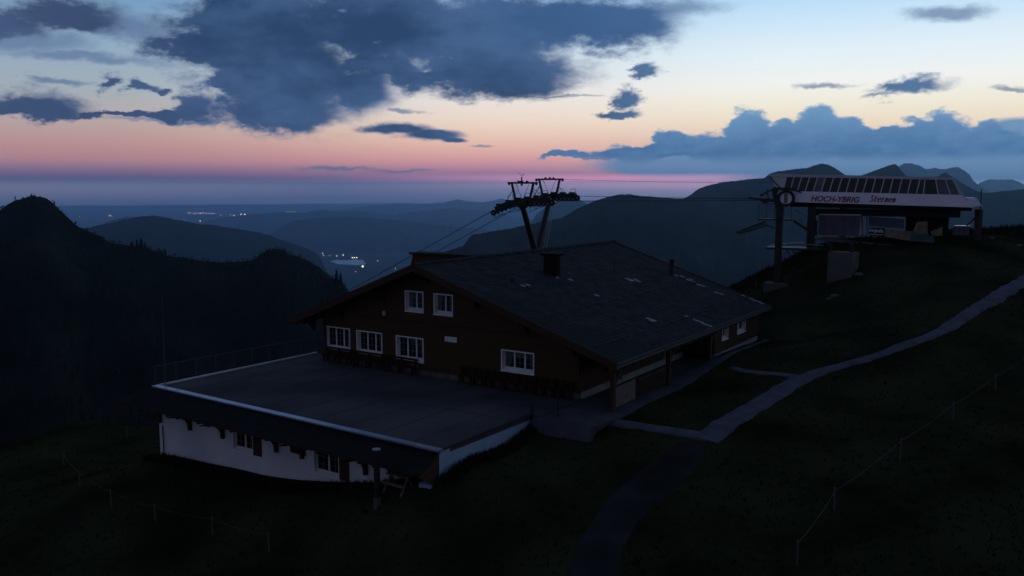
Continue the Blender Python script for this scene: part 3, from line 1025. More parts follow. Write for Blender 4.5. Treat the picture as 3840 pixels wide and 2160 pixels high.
# crest and flank woods of the left mountain, sampled on its own mesh
lv = np.array([v.co[:] for v in lr.data.vertices])
rr_h = np.hypot(lv[:, 0], lv[:, 1])
azv = np.degrees(np.arctan2(lv @ RT, lv @ FH))
wood_mb = MB()
cand = np.where((rr_h > 430) & (rr_h < 915) & (azv > -36) & (azv < -9))[0]
pick = rgf.sample(list(cand), min(3200, len(cand)))
for i in pick:
    x, y, z = lv[i]
    if vnoise(x / 70, y / 70, 5) < 0.42 and rr_h[i] < 820:
        continue
    h = 6 + 6 * rgf.random()
    if rr_h[i] > 770:
        h *= .42
    spruce_geo(wood_mb, (x + rgf.uniform(-6, 6), y + rgf.uniform(-6, 6), z - 1.5), h, h * .2, rgf, 3, 5)
for k in range(420):                         # scrub along the skyline
    azd = rgf.uniform(-33, -10.5)
    x, y, z = pt_on_ridge(LR, azd, rgf.uniform(-6, 16))
    h = rgf.uniform(1.2, 3)
    spruce_geo(wood_mb, (x, y, z - 1.5), h, h * .33, rgf, 2, 5)
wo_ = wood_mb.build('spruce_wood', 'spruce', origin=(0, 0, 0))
wo_['kind'] = 'stuff'
wo_['label'] = 'dark spruce wood covering the left mountain flank'
wo_['category'] = 'wood'

# single spruces that stand out on the skyline
singles = [(492, 922, 30, 'small spruce on the saddle below the left summit, first of its skyline group'),
           (514, 924, 38, 'tall spruce on the skyline saddle, left of the bushier one'),
           (530, 927, 44, 'tallest bushy spruce on the skyline saddle'),
           (544, 930, 32, 'spruce at the right foot of the tallest skyline one'),
           (596, 952, 34, 'spruce standing at the left of a pair on the descending skyline'),
           (606, 956, 28, 'short spruce between the pair on the descending skyline'),
           (620, 962, 38, 'slim lone spruce at the right of the descending skyline group'),
           (1262, 1052, 52, 'dark spruce at the drop of the ridge left of the chalet roof'),
           (1278, 1058, 46, 'broad dark spruce at the right tip of the ridge beside the chalet roof'),
           (960, 968, 16, 'little spruce at the left foot of the second hump'),
           (790, 984, 12, 'little lone spruce on the low saddle between the two humps'),
           (222, 792, 11, 'spruce on the right shoulder of the left summit, upper one'),
           (240, 806, 10, 'spruce on the right shoulder of the left summit, lower one'),
           (36, 765, 8, 'spruce on the left shoulder of the left summit')]
for x, y, hp, lab in singles:
    azd, _ = azel(x, y)
    d_ = np.interp(azd, LR[0], LR[2])
    X, Y, Z = pt_on_ridge(LR, azd, 6)
    h = hp / 3200 * d_
    t = thing('spruce_tree', lab, 'tree', (X, Y, Z - 1), 'spruces on the left skyline')
    mb = MB()
    spruce_geo(mb, (X, Y, Z - 1), h * 1.08, h * .26, rgf, 6, 9)
    mb.build('crown', 'spruce', t)
    MB().cyl((X, Y, Z - 2), (X, Y, Z + h * .5), h * .02, 6, r2=h * .01).build('trunk', 'bark', t)

# ------------------------------------------------------------------ chalet
RX, RZ = -30.0, 6.32                        # ridge
EX, EZ = -17.7, 2.30                        # right eave
LX, LZ = -40.05, 2.43                       # left eave
Y0, Y1 = 35.2, 58.7                         # verges
WY = 36.4                                   # front wall plane
kR = (RZ - EZ) / (EX - RX)
kL = (RZ - LZ) / (RX - LX)


def roofz(x):
    return RZ - (x - RX) * kR if x > RX else RZ - (RX - x) * kL


chalet = thing('chalet', 'large dark wooden mountain restaurant with a broad low gable roof and white windows', 'building', (-29, 47, 0))
TH = 0.30                                   # roof build-up


def wall_gable(y, x0, x1, t, name='wall', m='red_wood', zb=0.28):
    poly = [(x0, y, zb), (x1, y, zb), (x1, y, roofz(x1) - TH), (RX, y, RZ - TH), (x0, y, roofz(x0) - TH)]
    return MB().prism(poly, (0, t, 0)).build(name, m, chalet)


# front wall is built round its window openings
FWN = [(-31.64, -30.36, 3.53, 4.66, 2), (-29.56, -28.29, 3.51, 4.64, 2), (-38.08, -36.08, .72, 2.05, 3), (-35.47, -33.50, .72, 2.03, 3),
       (-32.37, -30.39, .68, 2.02, 3), (-25.04, -23.05, .90, 1.99, 3)]


def front_wall():
    mb = MB()
    xs = sorted({-38.2, -20.4, RX, *[w[0] for w in FWN], *[w[1] for w in FWN]})
    T = 0.30
    for a, b in zip(xs[:-1], xs[1:]):
        opens = sorted([(w[2], w[3]) for w in FWN if w[0] <= a + 1e-6 and w[1] >= b - 1e-6])
        zs = [0.28]
        for o0, o1 in opens:
            zs += [o0, o1]
        za, zb = roofz(a) - TH, roofz(b) - TH
        for i in range(0, len(zs), 2):
            lo = zs[i]
            last = i == len(zs) - 1
            ha, hb = (za, zb) if last else (zs[i + 1], zs[i + 1])
            if ha - lo < .01:
                continue
            mb.hexa([(a, WY, lo), (b, WY, lo), (b, WY + T, lo), (a, WY + T, lo), (a, WY, ha), (b, WY, hb), (b, WY + T, hb), (a, WY + T, ha)])
    return mb.build('wall', 'red_wood', chalet)


front_wall()
MB().box(-38.2, -37.9, WY + .3, 57.5, .28, roofz(-38.1) - TH).build('wall', 'red_wood', chalet)
MB().box(-20.7, -20.4, WY + .3, 49.5, .28, roofz(-20.5) - TH).build('wall', 'red_wood', chalet)
MB().box(-20.7, -18.3, 49.5, 49.8, .28, roofz(-18.4) - TH).build('wall', 'red_wood', chalet)
# rear side wall with two openings
RW = [(51.7, 53.1, 1.15, 2.1), (54.6, 56.2, 1.0, 2.1)]
mb = MB()
ys = [49.8, 50.75, 51.75, 53.55, 55.05, 57.5]
SW = [(50.75, 51.75), (53.55, 55.05)]
for a, b in zip(ys[:-1], ys[1:]):
    if (a, b) in SW:
        mb.box(-18.6, -18.3, a, b, .28, 1.0)
        mb.box(-18.6, -18.3, a, b, 2.05, roofz(-18.3) - TH)
    else:
        mb.box(-18.6, -18.3, a, b, .28, roofz(-18.3) - TH)
mb.build('wall', 'red_wood', chalet)
wall_gable(57.5, -38.2, -18.3, .3)
# plinth
mb = MB()
rs = random.Random(4)
x = -38.3
while x < -20.45:
    w = rs.uniform(.45, .95)
    w = min(w, -20.4 - x)
    mb.box(x + .012, x + w - .012, WY - .08 - rs.random() * .05, WY + .2, -.1, .275 - rs.random() * .03)
    x += w
mb.build('plinth', 'stone', chalet)
mb = MB()
mb.box(-20.5, -20.33, WY + .2, 49.5, -.2, .28)
mb.box(-18.5, -18.22, 49.5, 57.5, -.3, .28)
mb.build('plinth', 'concrete', chalet)
# horizontal storey beam and corner posts (log chalet look)
MB().box(-38.2, -20.4, WY - .05, WY, 2.86, 3.02).build('storey_beam', 'beam_wood', chalet)
for x in (-38.22, -20.55):
    MB().box(x, x + .2, WY - .09, WY - .002, .28, roofz(x) - TH - .02).build('corner_post', 'beam_wood', chalet)
MB().box(-38.3, -20.3, WY - .07, WY - .003, .285, .44).build('sill_beam', 'beam_wood', chalet)

# roof shell
roof = MB()
for xa, xb in ((RX, EX), (LX, RX)):
    za, zb = (RZ, EZ) if xa == RX else (LZ, RZ)
    roof.hexa([(xa, Y0, za - TH), (xb, Y0, zb - TH), (xb, Y1, zb - TH), (xa, Y1, za - TH), (xa, Y0, za - .05), (xb, Y0, zb - .05), (xb, Y1, zb - .05), (xa, Y1, za - .05)])
roof = roof.build('roof', 'roof_under', chalet)
# bargeboards, ridge cap, gutter
for y in (Y0 - .05, Y1 + .01):
    mb = MB()
    mb.prism([(RX, y, RZ - .36), (EX + .02, y, EZ - .36), (EX + .02, y, EZ + .04), (RX, y, RZ + .04)], (0, .04, 0))
    mb.prism([(LX - .02, y, LZ - .36), (RX, y, RZ - .36), (RX, y, RZ + .04), (LX - .02, y, LZ + .04)], (0, .04, 0))
    mb.build('bargeboard', 'beam_wood', roof)
mb = MB()
y = Y0
while y < Y1 - .1:
    mb.prism([(RX - .17, y, RZ - .03), (RX + .17, y, RZ - .03), (RX + .10, y, RZ + .06), (RX, y, RZ + .10), (RX - .10, y, RZ + .06)], (0, .40, 0))
    y += .41
mb.build('ridge_cap', 'tile', roof)
mb = MB()
gp = [(EX + .02 + .08 - .08 * math.cos(t), EZ - .16 - .08 * math.sin(t)) for t in np.linspace(0, math.pi, 7)]
for (a, b), (c, d) in zip(gp[:-1], gp[1:]):
    mb.quad((a, Y0 - .1, b), (c, Y0 - .1, d), (c, Y1 + .1, d), (a, Y1 + .1, b))
mb.build('gutter', 'steel', roof)
mb = MB().cyl((EX - .05, Y0 + .12, EZ - .2), (-18.0, Y0 + .35, EZ - .55), .05)
mb.cyl((-18.0, Y0 + .35, EZ - .55), (-17.9, 35.22, -.1), .045)
mb.build('downpipe', 'steel', chalet)
# rafter tails and purlins
mb = MB()
y = Y0 + .35
while y < Y1:
    mb.beam((EX - 1.6, y, EZ + 1.6 * kR - TH - .07), (EX - .05, y, EZ - TH - .07), .09, .14)
    y += .85
mb.build('rafters', 'beam_wood', roof, kind='stuff')
for x in (-39.0, -36.6, -33.3, -30.0, -26.6, -23.4, -20.6, -18.1):
    z = roofz(x) - TH
    mb = MB().box(x - .11, x + .11, Y0 + .12, WY, z - .24 - (.0 if x == -30 else .04), z - .06)
    mb.prism([(x - .07, WY, z - .30), (x - .07, WY, z - .85), (x - .07, WY - .16, z - .80), (x - .07, WY - .55, z - .30)], (.14, 0, 0))
    mb.build('purlin', 'beam_wood', roof)

# tiles of the slope that faces us
TW, TL = 0.25, 0.29
sl = math.hypot(EX - RX, RZ - EZ)
dx_, dz_ = (EX - RX) / sl, (EZ - RZ) / sl
tile_me = bpy.data.meshes.new('tile')
tv = []
ax = np.array([dx_, 0, dz_])
nn = np.array([-dz_, 0, dx_])
ay = np.array([0, 1, 0])
for (s0, lift) in ((0, .0), (.33, .016)):
    for yy in (0.004, TW - .004):
        for h in (0, .014):
            tv.append(ax * s0 + ay * yy + nn * (lift + h))
tf_ = [(0, 1, 3, 2), (4, 6, 7, 5), (0, 4, 5, 1), (2, 3, 7, 6), (1, 5, 7, 3), (0, 2, 6, 4)]
tile_me.from_pydata([tuple(v) for v in tv], [], tf_)
tile_me.materials.append(MATS['tile'])
pale_me = tile_me.copy()
pale_me.materials.clear()
pale_me.materials.append(MATS['glint_tile'])
rows = int(sl / TL)
colsn = int((Y1 - Y0) / TW)
pale = set()


def pale_at(x, y, n=1, dr=0, dc=0):
    r = round(math.hypot(x - RX, (x - RX) * kR) / TL)
    c = round((y - Y0) / TW)
    for k in range(n):
        pale.add((r + k * dr, c + k * dc))


for x, y in [(-26.25, 39.8), (-26.1, 40.2), (-24.9, 50.0), (-24.6, 50.3), (-24.4, 50.0), (-24.6, 50.7), (-24.2, 50.4), (-23.95, 56.2), (-23.7, 56.5), (-23.1, 56.3), (-23.1, 56.7),
             (-22.9, 56.4), (-22.3, 56.2), (-22.0, 56.3), (-21.0, 56.0), (-20.6, 56.1), (-20.3, 43.8), (-20.1, 44.0), (-20.0, 43.7), (-23.6, 43.8), (-26.0, 44.5),
             (-19.4, 47.4), (-19.1, 47.4), (-18.8, 47.5), (-18.5, 47.5), (-18.2, 47.5)]:
    pale_at(x, y)
for x in np.arange(-19.7, -17.9, .34):
    pale_at(x, 58.3)
order = []
rgt = random.Random(9)
for r in range(rows + 1):
    for c in range(colsn):
        s0 = r * TL
        if s0 > sl - .3:
            continue
        p = np.array([RX, Y0 + c * TW + (TW / 2 if r % 2 else 0), RZ - .045]) + ax * s0
        order.append((np.linalg.norm(p - CAM), r, c, p))
order.sort(key=lambda q: q[0])
big = MB()
npale = 0
cnt = 0
offc = np.array(OFF[roof.name])
for d, r, c, p in order:
    if p[1] + TW > Y1:
        continue
    ispale = (r, c) in pale
    if ispale or cnt < 270:
        o = bpy.data.objects.new('tile', pale_me if ispale else tile_me)
        COL.objects.link(o)
        o.parent = roof
        o.location = tuple(p - offc + nn * (rgt.random() * .008 + (.01 if ispale else 0)))
        o.rotation_euler = (rgt.uniform(-.01, .01), rgt.uniform(-.012, .012), rgt.uniform(-.01, .01))
        if ispale:
            o['label'] = 'roof tile painted pale for its sky reflection'
        else:
            cnt += 1
    else:
        j = rgt.random() * .012
        t_ = rgt.uniform(-.012, .012)
        big.add([p + v + nn * (j + t_ * v[1]) for v in tv], tf_)
big.build('roof_tiles', 'tile', roof, kind='stuff')
zt_d = RZ - .03
# plain far slope and the broad dormer on it
MB().hexa([(LX, Y0, LZ - .05), (RX, Y0, RZ - .05), (RX, Y1, RZ - .05), (LX, Y1, LZ - .05), (LX, Y0, LZ), (RX, Y0, RZ), (RX, Y1, RZ), (LX, Y1, LZ)]).build('far_slope', 'tile', roof)
dy0, dy1, dxl = 42.3, 43.3, -36.2
mb = MB().hexa([(dxl - .9, dy0 + .1, 3.3), (RX - .6, dy0 + .1, 5.6), (RX - .6, dy1 - .1, 5.6), (dxl - .9, dy1 - .1, 3.3),
                (dxl + .05, dy0 + .1, zt_d - .1), (RX - .35, dy0 + .1, zt_d - .1), (RX - .35, dy1 - .1, zt_d - .1), (dxl + .05, dy1 - .1, zt_d - .1)])
mb.build('dormer', 'red_wood', roof)
MB().hexa([(dxl - .15, dy0 - .1, zt_d - .16), (RX - .2, dy0 - .1, zt_d - .10), (RX - .2, dy1 + .1, zt_d - .10), (dxl - .15, dy1 + .1, zt_d - .16),
           (dxl - .15, dy0 - .1, zt_d - .02), (RX - .2, dy0 - .1, zt_d + .03), (RX - .2, dy1 + .1, zt_d + .03), (dxl - .15, dy1 + .1, zt_d - .02)]).build('dormer_roof', 'tile', roof)

# chimney and vents
MB().box(-27.12, -26.18, 43.9, 44.3, 4.8, 6.34).build('chimney', 'dark_clad', roof)
mb = MB().hexa([(-27.2, 43.82, 6.34), (-26.1, 43.82, 6.34), (-26.1, 44.38, 6.34), (-27.2, 44.38, 6.34), (-27.3, 43.72, 6.44), (-26.0, 43.72, 6.44), (-26.0, 44.48, 6.44), (-27.3, 44.48, 6.44)])
mb.box(-27.3, -26.0, 43.72, 44.48, 6.441, 6.52)
mb.build('chimney_hood', 'dark_clad', roof)
MB().box(-26.22, -26.05, 43.8, 43.92, 5.04, 5.12).build('flashing', 'galv', roof)
mb = MB().cyl((-24.0, 56.05, 4.2), (-24.0, 56.05, 5.25), .17, 14)
mb.cyl((-24.0, 56.05, 5.25), (-24.0, 56.05, 5.36), .24, 14)
mb.cyl((-24.0, 56.05, 5.36), (-24.0, 56.05, 5.48), .15, 14)
mb.build('flue', 'steel', roof, label='taller round flue near the rear verge')
MB().cyl((-25.55, 50.23, 4.7), (-25.55, 50.23, 5.28), .055, 10).build('vent_pipe', 'steel', roof, label='slim vent pipe in the middle of the roof')
mb = MB().cyl((-26.56, 39.65, 5.0), (-26.56, 39.65, 5.42), .07, 10)
mb.cyl((-26.56, 39.65, 5.42), (-26.56, 39.65, 5.47), .11, 10)
mb.build('vent_pipe', 'steel', roof, label='short vent pipe near the front gable')
# snow guards: rows of small brackets
mb = MB()
for xg in (-19.2, -22.6):
    y = Y0 + .6
    while y < Y1 - .4:
        z = roofz(xg)
        mb.box(xg - .02, xg + .02, y, y + .03, z, z + .12)
        y += .9
    mb.cyl((xg, Y0 + .5, roofz(xg) + .10), (xg, Y1 - .5, roofz(xg) + .10), .012, 5)
mb.build('snow_guard', 'steel', roof)


# windows -----------------------------------------------------------
def window(parent, x0, x1, z0, z1, n, plane='y', at=WY, shutters=False, seed=0, deep=.20):
    """casement window set deep in a white lined reveal"""
    def P(a, t, z):                          # a along the wall, t = depth inwards
        return (a, at + t, z) if plane == 'y' else (at - t, a, z)

    def bx(mb, a0, a1, t0, t1, zz0, zz1):
        q = [P(a0, t0, zz0), P(a1, t0, zz0), P(a1, t1, zz0), P(a0, t1, zz0), P(a0, t0, zz1), P(a1, t0, zz1), P(a1, t1, zz1), P(a0, t1, zz1)]
        mb.hexa(q)
    mb = MB()
    e = .035
    bx(mb, x0 - e, x0 + .03, -.035, deep, z0 - .0, z1 + e)
    bx(mb, x1 - .03, x1 + e, -.035, deep, z0 - .0, z1 + e)
    bx(mb, x0 + .03, x1 - .03, -.035, deep, z1 - .03, z1 + e)
    win = mb.build('window', 'white_paint', parent)
    mb = MB()
    q = [P(x0 - e - .02, -.07, z0 - .05), P(x1 + e + .02, -.07, z0 - .05), P(x1 + e + .02, deep + .04, z0 - .05), P(x0 - e - .02, deep + .04, z0 - .05),
         P(x0 - e - .02, -.07, z0 - .0), P(x1 + e + .02, -.07, z0 - .0), P(x1 - .03, deep + .04, z0 + .13), P(x0 + .03, deep + .04, z0 + .13)]
    mb.hexa(q)
    mb.build('sill', 'white_paint', win)
    zi0, zi1 = z0 + .13, z1 - .03
    xi0, xi1 = x0 + .03, x1 - .03
    pitch = (xi1 - xi0) / n
    for k in range(n):
        a, b = xi0 + k * pitch, xi0 + (k + 1) * pitch
        mb = MB()
        sw = .042
        bx(mb, a + .002, a + sw, deep, deep + .05, zi0, zi1)
        bx(mb, b - sw, b - .002, deep, deep + .05, zi0, zi1)
        bx(mb, a + sw, b - sw, deep, deep + .05, zi1 - .05, zi1)
        bx(mb, a + sw, b - sw, deep, deep + .05, zi0, zi0 + .055)
        mb.build('sash', 'sash', win)
        mb = MB()
        c = (a + b) / 2
        bx(mb, c - .007, c + .007, deep + .01, deep + .035, zi0 + .055, zi1 - .05)
        for j in (1, 2):
            z = zi0 + (zi1 - zi0) * j / 3
            bx(mb, a + sw, c - .008, deep + .012, deep + .033, z - .007, z + .007)
            bx(mb, c + .008, b - sw, deep + .012, deep + .033, z - .007, z + .007)
        mb.build('muntin', 'muntin', win)
        mb = MB()
        bx(mb, a + sw - .01, b - sw + .01, deep + .036, deep + .042, zi0 + .04, zi1 - .04)
        mb.build('pane', 'glass', win)
    # net curtains gathered to the sides
    mb = MB()
    rg2 = random.Random(seed)

    def cur(a0, a1, zb, zt_, taper):
        m = 14
        for i in range(m):
            u0, u1 = i / m, (i + 1) / m
            t0 = .10 + .02 * math.sin(i * 2.1)
            t1 = .10 + .02 * math.sin((i + 1) * 2.1)
            A0, A1 = a0 + (a1 - a0) * u0, a0 + (a1 - a0) * u1
            B0, B1 = a0 + (a1 - a0) * u0 * taper, a0 + (a1 - a0) * u1 * taper
            mb.quad(P(B0, deep + t0, zb), P(B1, deep + t1, zb), P(A1, deep + t1, zt_), P(A0, deep + t0, zt_))
    w = x1 - x0
    cur(xi0 + .02, xi0 + w * .30, zi0 + .05, zi1, .45)
    cur(xi1 - .02, xi1 - w * .26, zi0 + .05, zi1, .45)
    if n == 3:
        cur(xi0 + w * .3, xi0 + w * .70, zi1 - .35, zi1, 1.0)
    mb.build('curtain', 'curtain', win)
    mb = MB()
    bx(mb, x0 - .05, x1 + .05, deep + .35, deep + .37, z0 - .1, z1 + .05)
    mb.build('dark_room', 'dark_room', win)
    if shutters:
        mb = MB()
        bx(mb, x1 + .03, x1 + .62, -.05, -.01, z0 + .0, z1 + .05)
        mb.build('shutter', 'beam_wood', win)
    return win


def glassmat():
    m = bpy.data.materials.new('glass')
    m.use_nodes = True
    t = m.node_tree
    for q in list(t.nodes):
        t.nodes.remove(q)
    o = t.nodes.new('ShaderNodeOutputMaterial')
    tr = t.nodes.new('ShaderNodeBsdfTransparent')
    tr.inputs[0].default_value = (.8, .82, .82, 1)
    gl = t.nodes.new('ShaderNodeBsdfGlossy')
    gl.inputs['Roughness'].default_value = .03
    fr = t.nodes.new('ShaderNodeFresnel')
    fr.inputs[0].default_value = 1.5
    mx = t.nodes.new('ShaderNodeMixShader')
    t.links.new(fr.outputs[0], mx.inputs[0])
    t.links.new(tr.outputs[0], mx.inputs[1])
    t.links.new(gl.outputs[0], mx.inputs[2])
    t.links.new(mx.outputs[0], o.inputs[0])
    MATS['glass'] = m


glassmat()
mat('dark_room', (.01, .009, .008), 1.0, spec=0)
for i, (a, b, c, d, n) in enumerate(FWN):
    window(chalet, a, b, c, d, n, seed=i)
for i, (a, b) in enumerate(SW):
    window(chalet, a, b, 1.0, 2.05, 1 if i == 0 else 2, plane='x', at=-18.3, seed=20 + i, deep=.16)
# porch posts, boards and door
for y in (35.45, 41.9, 47.9):
    mb = MB().box(-18.12, -17.9, y - .11, y + .11, -.15, roofz(-18.0) - TH - .16)
    mb.beam((-18.01, y + .1, 1.2), (-18.01, y + .85, roofz(-18.0) - TH - .18), .12, .12)
    mb.build('porch_post', 'beam_wood', chalet)
MB().box(-18.12, -17.9, 35.3, 49.5, roofz(-18.0) - TH - .30, roofz(-18.0) - TH - .12).build('eave_beam', 'beam_wood', chalet)
z0 = 0
for i in range(7):
    y = 35.75 + i * .30
    MB().box(-18.04, -17.99, y, y + .28, .05, 1.02 + .004 * i).build('board', 'grey_wood', chalet)
mb = MB().box(-18.04, -18.0, 38.3, 41.6, .9, .98)
for y in np.arange(38.4, 41.6, .14):
    mb.box(-18.03, -18.005, y, y + .05, .1, .9)
mb.build('railing', 'beam_wood', chalet)
dr = MB().box(-20.42, -20.36, 46.6, 47.6, .05, 2.0).build('door', 'cabin', chalet)
MB().cyl((-20.33, 46.72, 1.0), (-20.33, 46.86, 1.0), .02, 6).build('handle', 'galv', dr)
wd = MB().box(-20.42, -20.37, 39.2, 40.4, .9, 1.9).build('window_panel', 'dark_glass', chalet)

# things on the chalet wall
mb = MB().box(-28.83, -28.01, WY - .035, WY - .004, 2.06, 2.34)
sign = thing('wall_sign', 'small white rectangular sign with blurred grey print on the chalet front wall', 'sign', (-28.42, WY - .03, 2.06))
mb.build('board', 'white_paint', sign)
mat('print', (.30, .33, .40), .8, var=.3)
mb = MB()
for k, (a, b, z, h) in enumerate([(-28.76, -28.66, 2.25, .03), (-28.60, -28.44, 2.25, .025), (-28.40, -28.22, 2.23, .03), (-28.70, -28.60, 2.13, .05), (-28.50, -28.38, 2.12, .04), (-28.30, -28.10, 2.20, .03)]):
    mb.box(a, b, WY - .038, WY - .0352, z, z + h)
mb.build('print', 'print', sign)
lampw = thing('wall_lamp', 'small grey wall lamp below the left gable slope', 'lamp', (-33.18, WY, 3.15))
MB().box(-33.29, -33.07, WY - .16, WY - .005, 3.17, 3.41).build('housing', 'galv', lampw)
MB().cyl((-33.18, WY - .10, 3.18), (-33.18, WY - .10, 3.10), .07, 10).build('shade', 'galv', lampw)
MB().box(-33.44, -33.38, WY - .05, WY - .005, 4.06, 4.60).build('thermometer', 'white_paint', label='narrow pale upright strip fixed high on the chalet gable', category='wall strip')
f_ = MB().tube([(-31.15, WY - .2, .52), (-30.85, WY - .25, .55), (-30.65, WY - .2, .50), (-30.6, WY - .22, .35)], .015, 6)
f_.build('cable', 'galv', label='pale bent bit of cable hanging at the bench right of the third window', category='cable')

# benches along the wall
bench_lab = ['red brown bench against the wall below the leftmost window', 'red brown bench below the second lower window from the left',
             'red brown bench below the third lower window from the left', 'red brown bench right of the white wall sign',
             'red brown bench left of the rightmost front window', 'red brown bench under the right half of the rightmost front window',
             'red brown bench at the right corner of the front wall']


def make_bench(x, w, lab):
    t = thing('bench', lab, 'bench', (x + w / 2, 35.95, 0), 'wooden benches along the chalet front')
    for i in range(3):
        MB().box(x, x + w, 35.75 + i * .14, 35.87 + i * .14, .43, .47).build('slat', 'bench_wood', t)
    for i in range(2):
        MB().box(x, x + w, 36.18, 36.21, .60 + i * .16, .72 + i * .16).build('slat', 'bench_wood', t)
    k = 3
    for i in range(k):
        a = x + .12 + i * (w - .34) / (k - 1)
        mb = MB().box(a, a + .10, 35.78, 35.87, 0, .43)
        mb.box(a, a + .10, 36.08, 36.17, 0, .86)
        mb.box(a, a + .10, 35.87, 36.08, .34, .42)
        mb.build('leg', 'bench_wood', t)
    return t


for x, w, lab in zip((-37.9, -35.4, -32.9, -27.6, -25.6, -23.5, -21.9 + .1), (2.3, 2.3, 2.3, 1.85, 1.9, 1.45, 1.3), bench_lab):
    make_bench(x, w, lab)

# ------------------------------------------------------------------ terrace annex
annex = thing('annex', 'low annex with a flat roof terrace, dark sloping skirt roof and white plaster wall', 'building', (-30.6, 31, -1))
MB().hexa([(-40.3, 26.35, -.25), (-20.95, 26.1, -.25), (-20.8, 32.6, -.25), (-40.0, 37.4, -.25), (-40.3, 26.35, -.004), (-20.95, 26.1, -.004), (-20.8, 32.6, -.004), (-40.0, 37.4, -.004)]).build('terrace_floor', 'deck', annex)
MB().hexa([(-20.8, 32.58, -.25), (-20.3, 32.6, -.25), (-20.3, 36.3, -.25), (-38.2, 36.9, -.25), (-20.8, 32.58, -.008), (-20.3, 32.6, -.008), (-20.3, 36.38, -.008), (-38.2, 36.38, -.008)]).build('terrace_floor', 'deck', annex)
mb = MB()
for x in np.arange(-38.2, -21.5, 1.95):
    mb.box(x, x + .05, 26.5, 36.0 if x > -38.0 else 35.5, -.004, .006)
mb.box(-40.0, -20.95, 31.2, 31.26, -.0035, .009)
mb.build('roofing_seams', 'deck_seam', annex, kind='stuff')
# edges: front coping, left coping, right coping
mb = MB()
n = 10
fr0, fr1 = np.array([-40.35, 26.05, .0]), np.array([-20.78, 25.7, .0])
for i in range(n):
    a = fr0 + (fr1 - fr0) * (i / n)
    b = fr0 + (fr1 - fr0) * ((i + 1) / n - .0006)
    dy = np.array([0, .36, 0])
    up = np.array([0, 0, .07])
    MB().hexa([a, b, b + dy, a + dy, a + up, b + up, b + dy + up, a + dy + up]).build('coping', 'coping', annex)
MB().beam((-40.28, 26.45, .04), (-39.98, 37.4, .04), .14, .08).build('edge_rail', 'pale_panel', annex)
MB().beam((-20.86, 26.1, .02), (-20.76, 32.6, .02), .10, .08).build('edge_trim', 'steel', annex)
# walls
AW = [(-34.55, -33.05, -2.52, -1.40), (-28.80, -27.2, -2.62, -1.45)]
mb = MB()
xs = [-40.7] + [v for w in AW for v in w[:2]] + [-21.0]
for i, (a, b) in enumerate(zip(xs[:-1], xs[1:])):
    if i % 2 == 0:
        mb.box(a, b, 26.6, 26.9, -6.2, -.26)
    else:
        w = AW[i // 2]
        mb.box(a, b, 26.6, 26.9, -6.2, w[2])
        mb.box(a, b, 26.6, 26.9, w[3], -.26)
mb.build('wall', 'plaster', annex)
MB().hexa([(-40.7, 26.9, -7), (-40.4, 26.9, -7), (-39.9, 37.3, -9), (-40.2, 37.3, -9), (-40.7, 26.9, -.26), (-40.4, 26.9, -.26), (-39.9, 37.3, -.26), (-40.2, 37.3, -.26)]).build('wall', 'plaster', annex)
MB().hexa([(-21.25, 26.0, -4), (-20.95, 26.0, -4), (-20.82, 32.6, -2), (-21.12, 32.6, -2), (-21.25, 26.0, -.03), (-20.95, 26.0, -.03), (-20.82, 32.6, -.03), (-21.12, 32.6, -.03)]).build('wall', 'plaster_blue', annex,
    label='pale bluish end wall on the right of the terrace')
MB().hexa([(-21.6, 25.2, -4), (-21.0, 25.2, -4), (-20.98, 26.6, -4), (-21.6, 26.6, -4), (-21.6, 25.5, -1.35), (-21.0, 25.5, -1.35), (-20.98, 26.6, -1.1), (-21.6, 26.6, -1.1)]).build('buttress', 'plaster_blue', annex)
for i, (a, b, c, d) in enumerate(AW):
    window(annex, a, b, c, d, 2, at=26.6, shutters=True, seed=40 + i, deep=.14)
MB().box(-30.35, -29.35, 26.54, 26.58, -1.9, -1.35).build('shutter', 'beam_wood', annex)
# skirt roof with overlapping shingle courses
mb = MB()
T0, T1 = np.array([0, 26.05, -.02]), np.array([0, 24.82, -.66])
xa0, xa1, xb0, xb1 = -40.5, -41.8, -20.9, -20.95
nc_ = 8
for i in range(nc_):
    u, v = i / nc_, (i + 1) / nc_ + .02
    p0, p1 = T0 + (T1 - T0) * u, T0 + (T1 - T0) * v
    la, lb = xa0 + (xa1 - xa0) * u, xa0 + (xa1 - xa0) * v
    mb.hexa([(la, p0[1], p0[2] - .05), (xb0, p0[1], p0[2] - .05), (xb1, p1[1], p1[2] - .03), (lb, p1[1], p1[2] - .03),
             (la, p0[1], p0[2] - .01), (xb0, p0[1], p0[2] - .01), (xb1, p1[1], p1[2] + .006), (lb, p1[1], p1[2] + .006)])
sk = mb.build('skirt_roof', 'skirt', annex)
MB().beam((-41.8, 24.83, -.73), (-20.95, 24.83, -.73), .05, .11).build('fascia', 'beam_wood', sk)
MB().prism([(-21.0, 26.0, -.05), (-21.0, 24.8, -.68), (-21.0, 24.8, -.80), (-21.0, 25.6, -1.35), (-21.0, 26.55, -1.75), (-21.0, 26.55, -.05)], (.03, 0, 0)).build('gable_board', 'beam_wood', sk)
MB().box(-41.8, -20.95, 24.88, 26.6, -.80, -.77).build('soffit', 'beam_wood', sk)
mb = MB()
for i in range(26):
    x = -41.6 + i * .82
    mb.beam((x, 24.92, -.865), (x, 26.58, -.93), .10, .12)
mb.build('rafters', 'beam_wood', sk, kind='stuff')
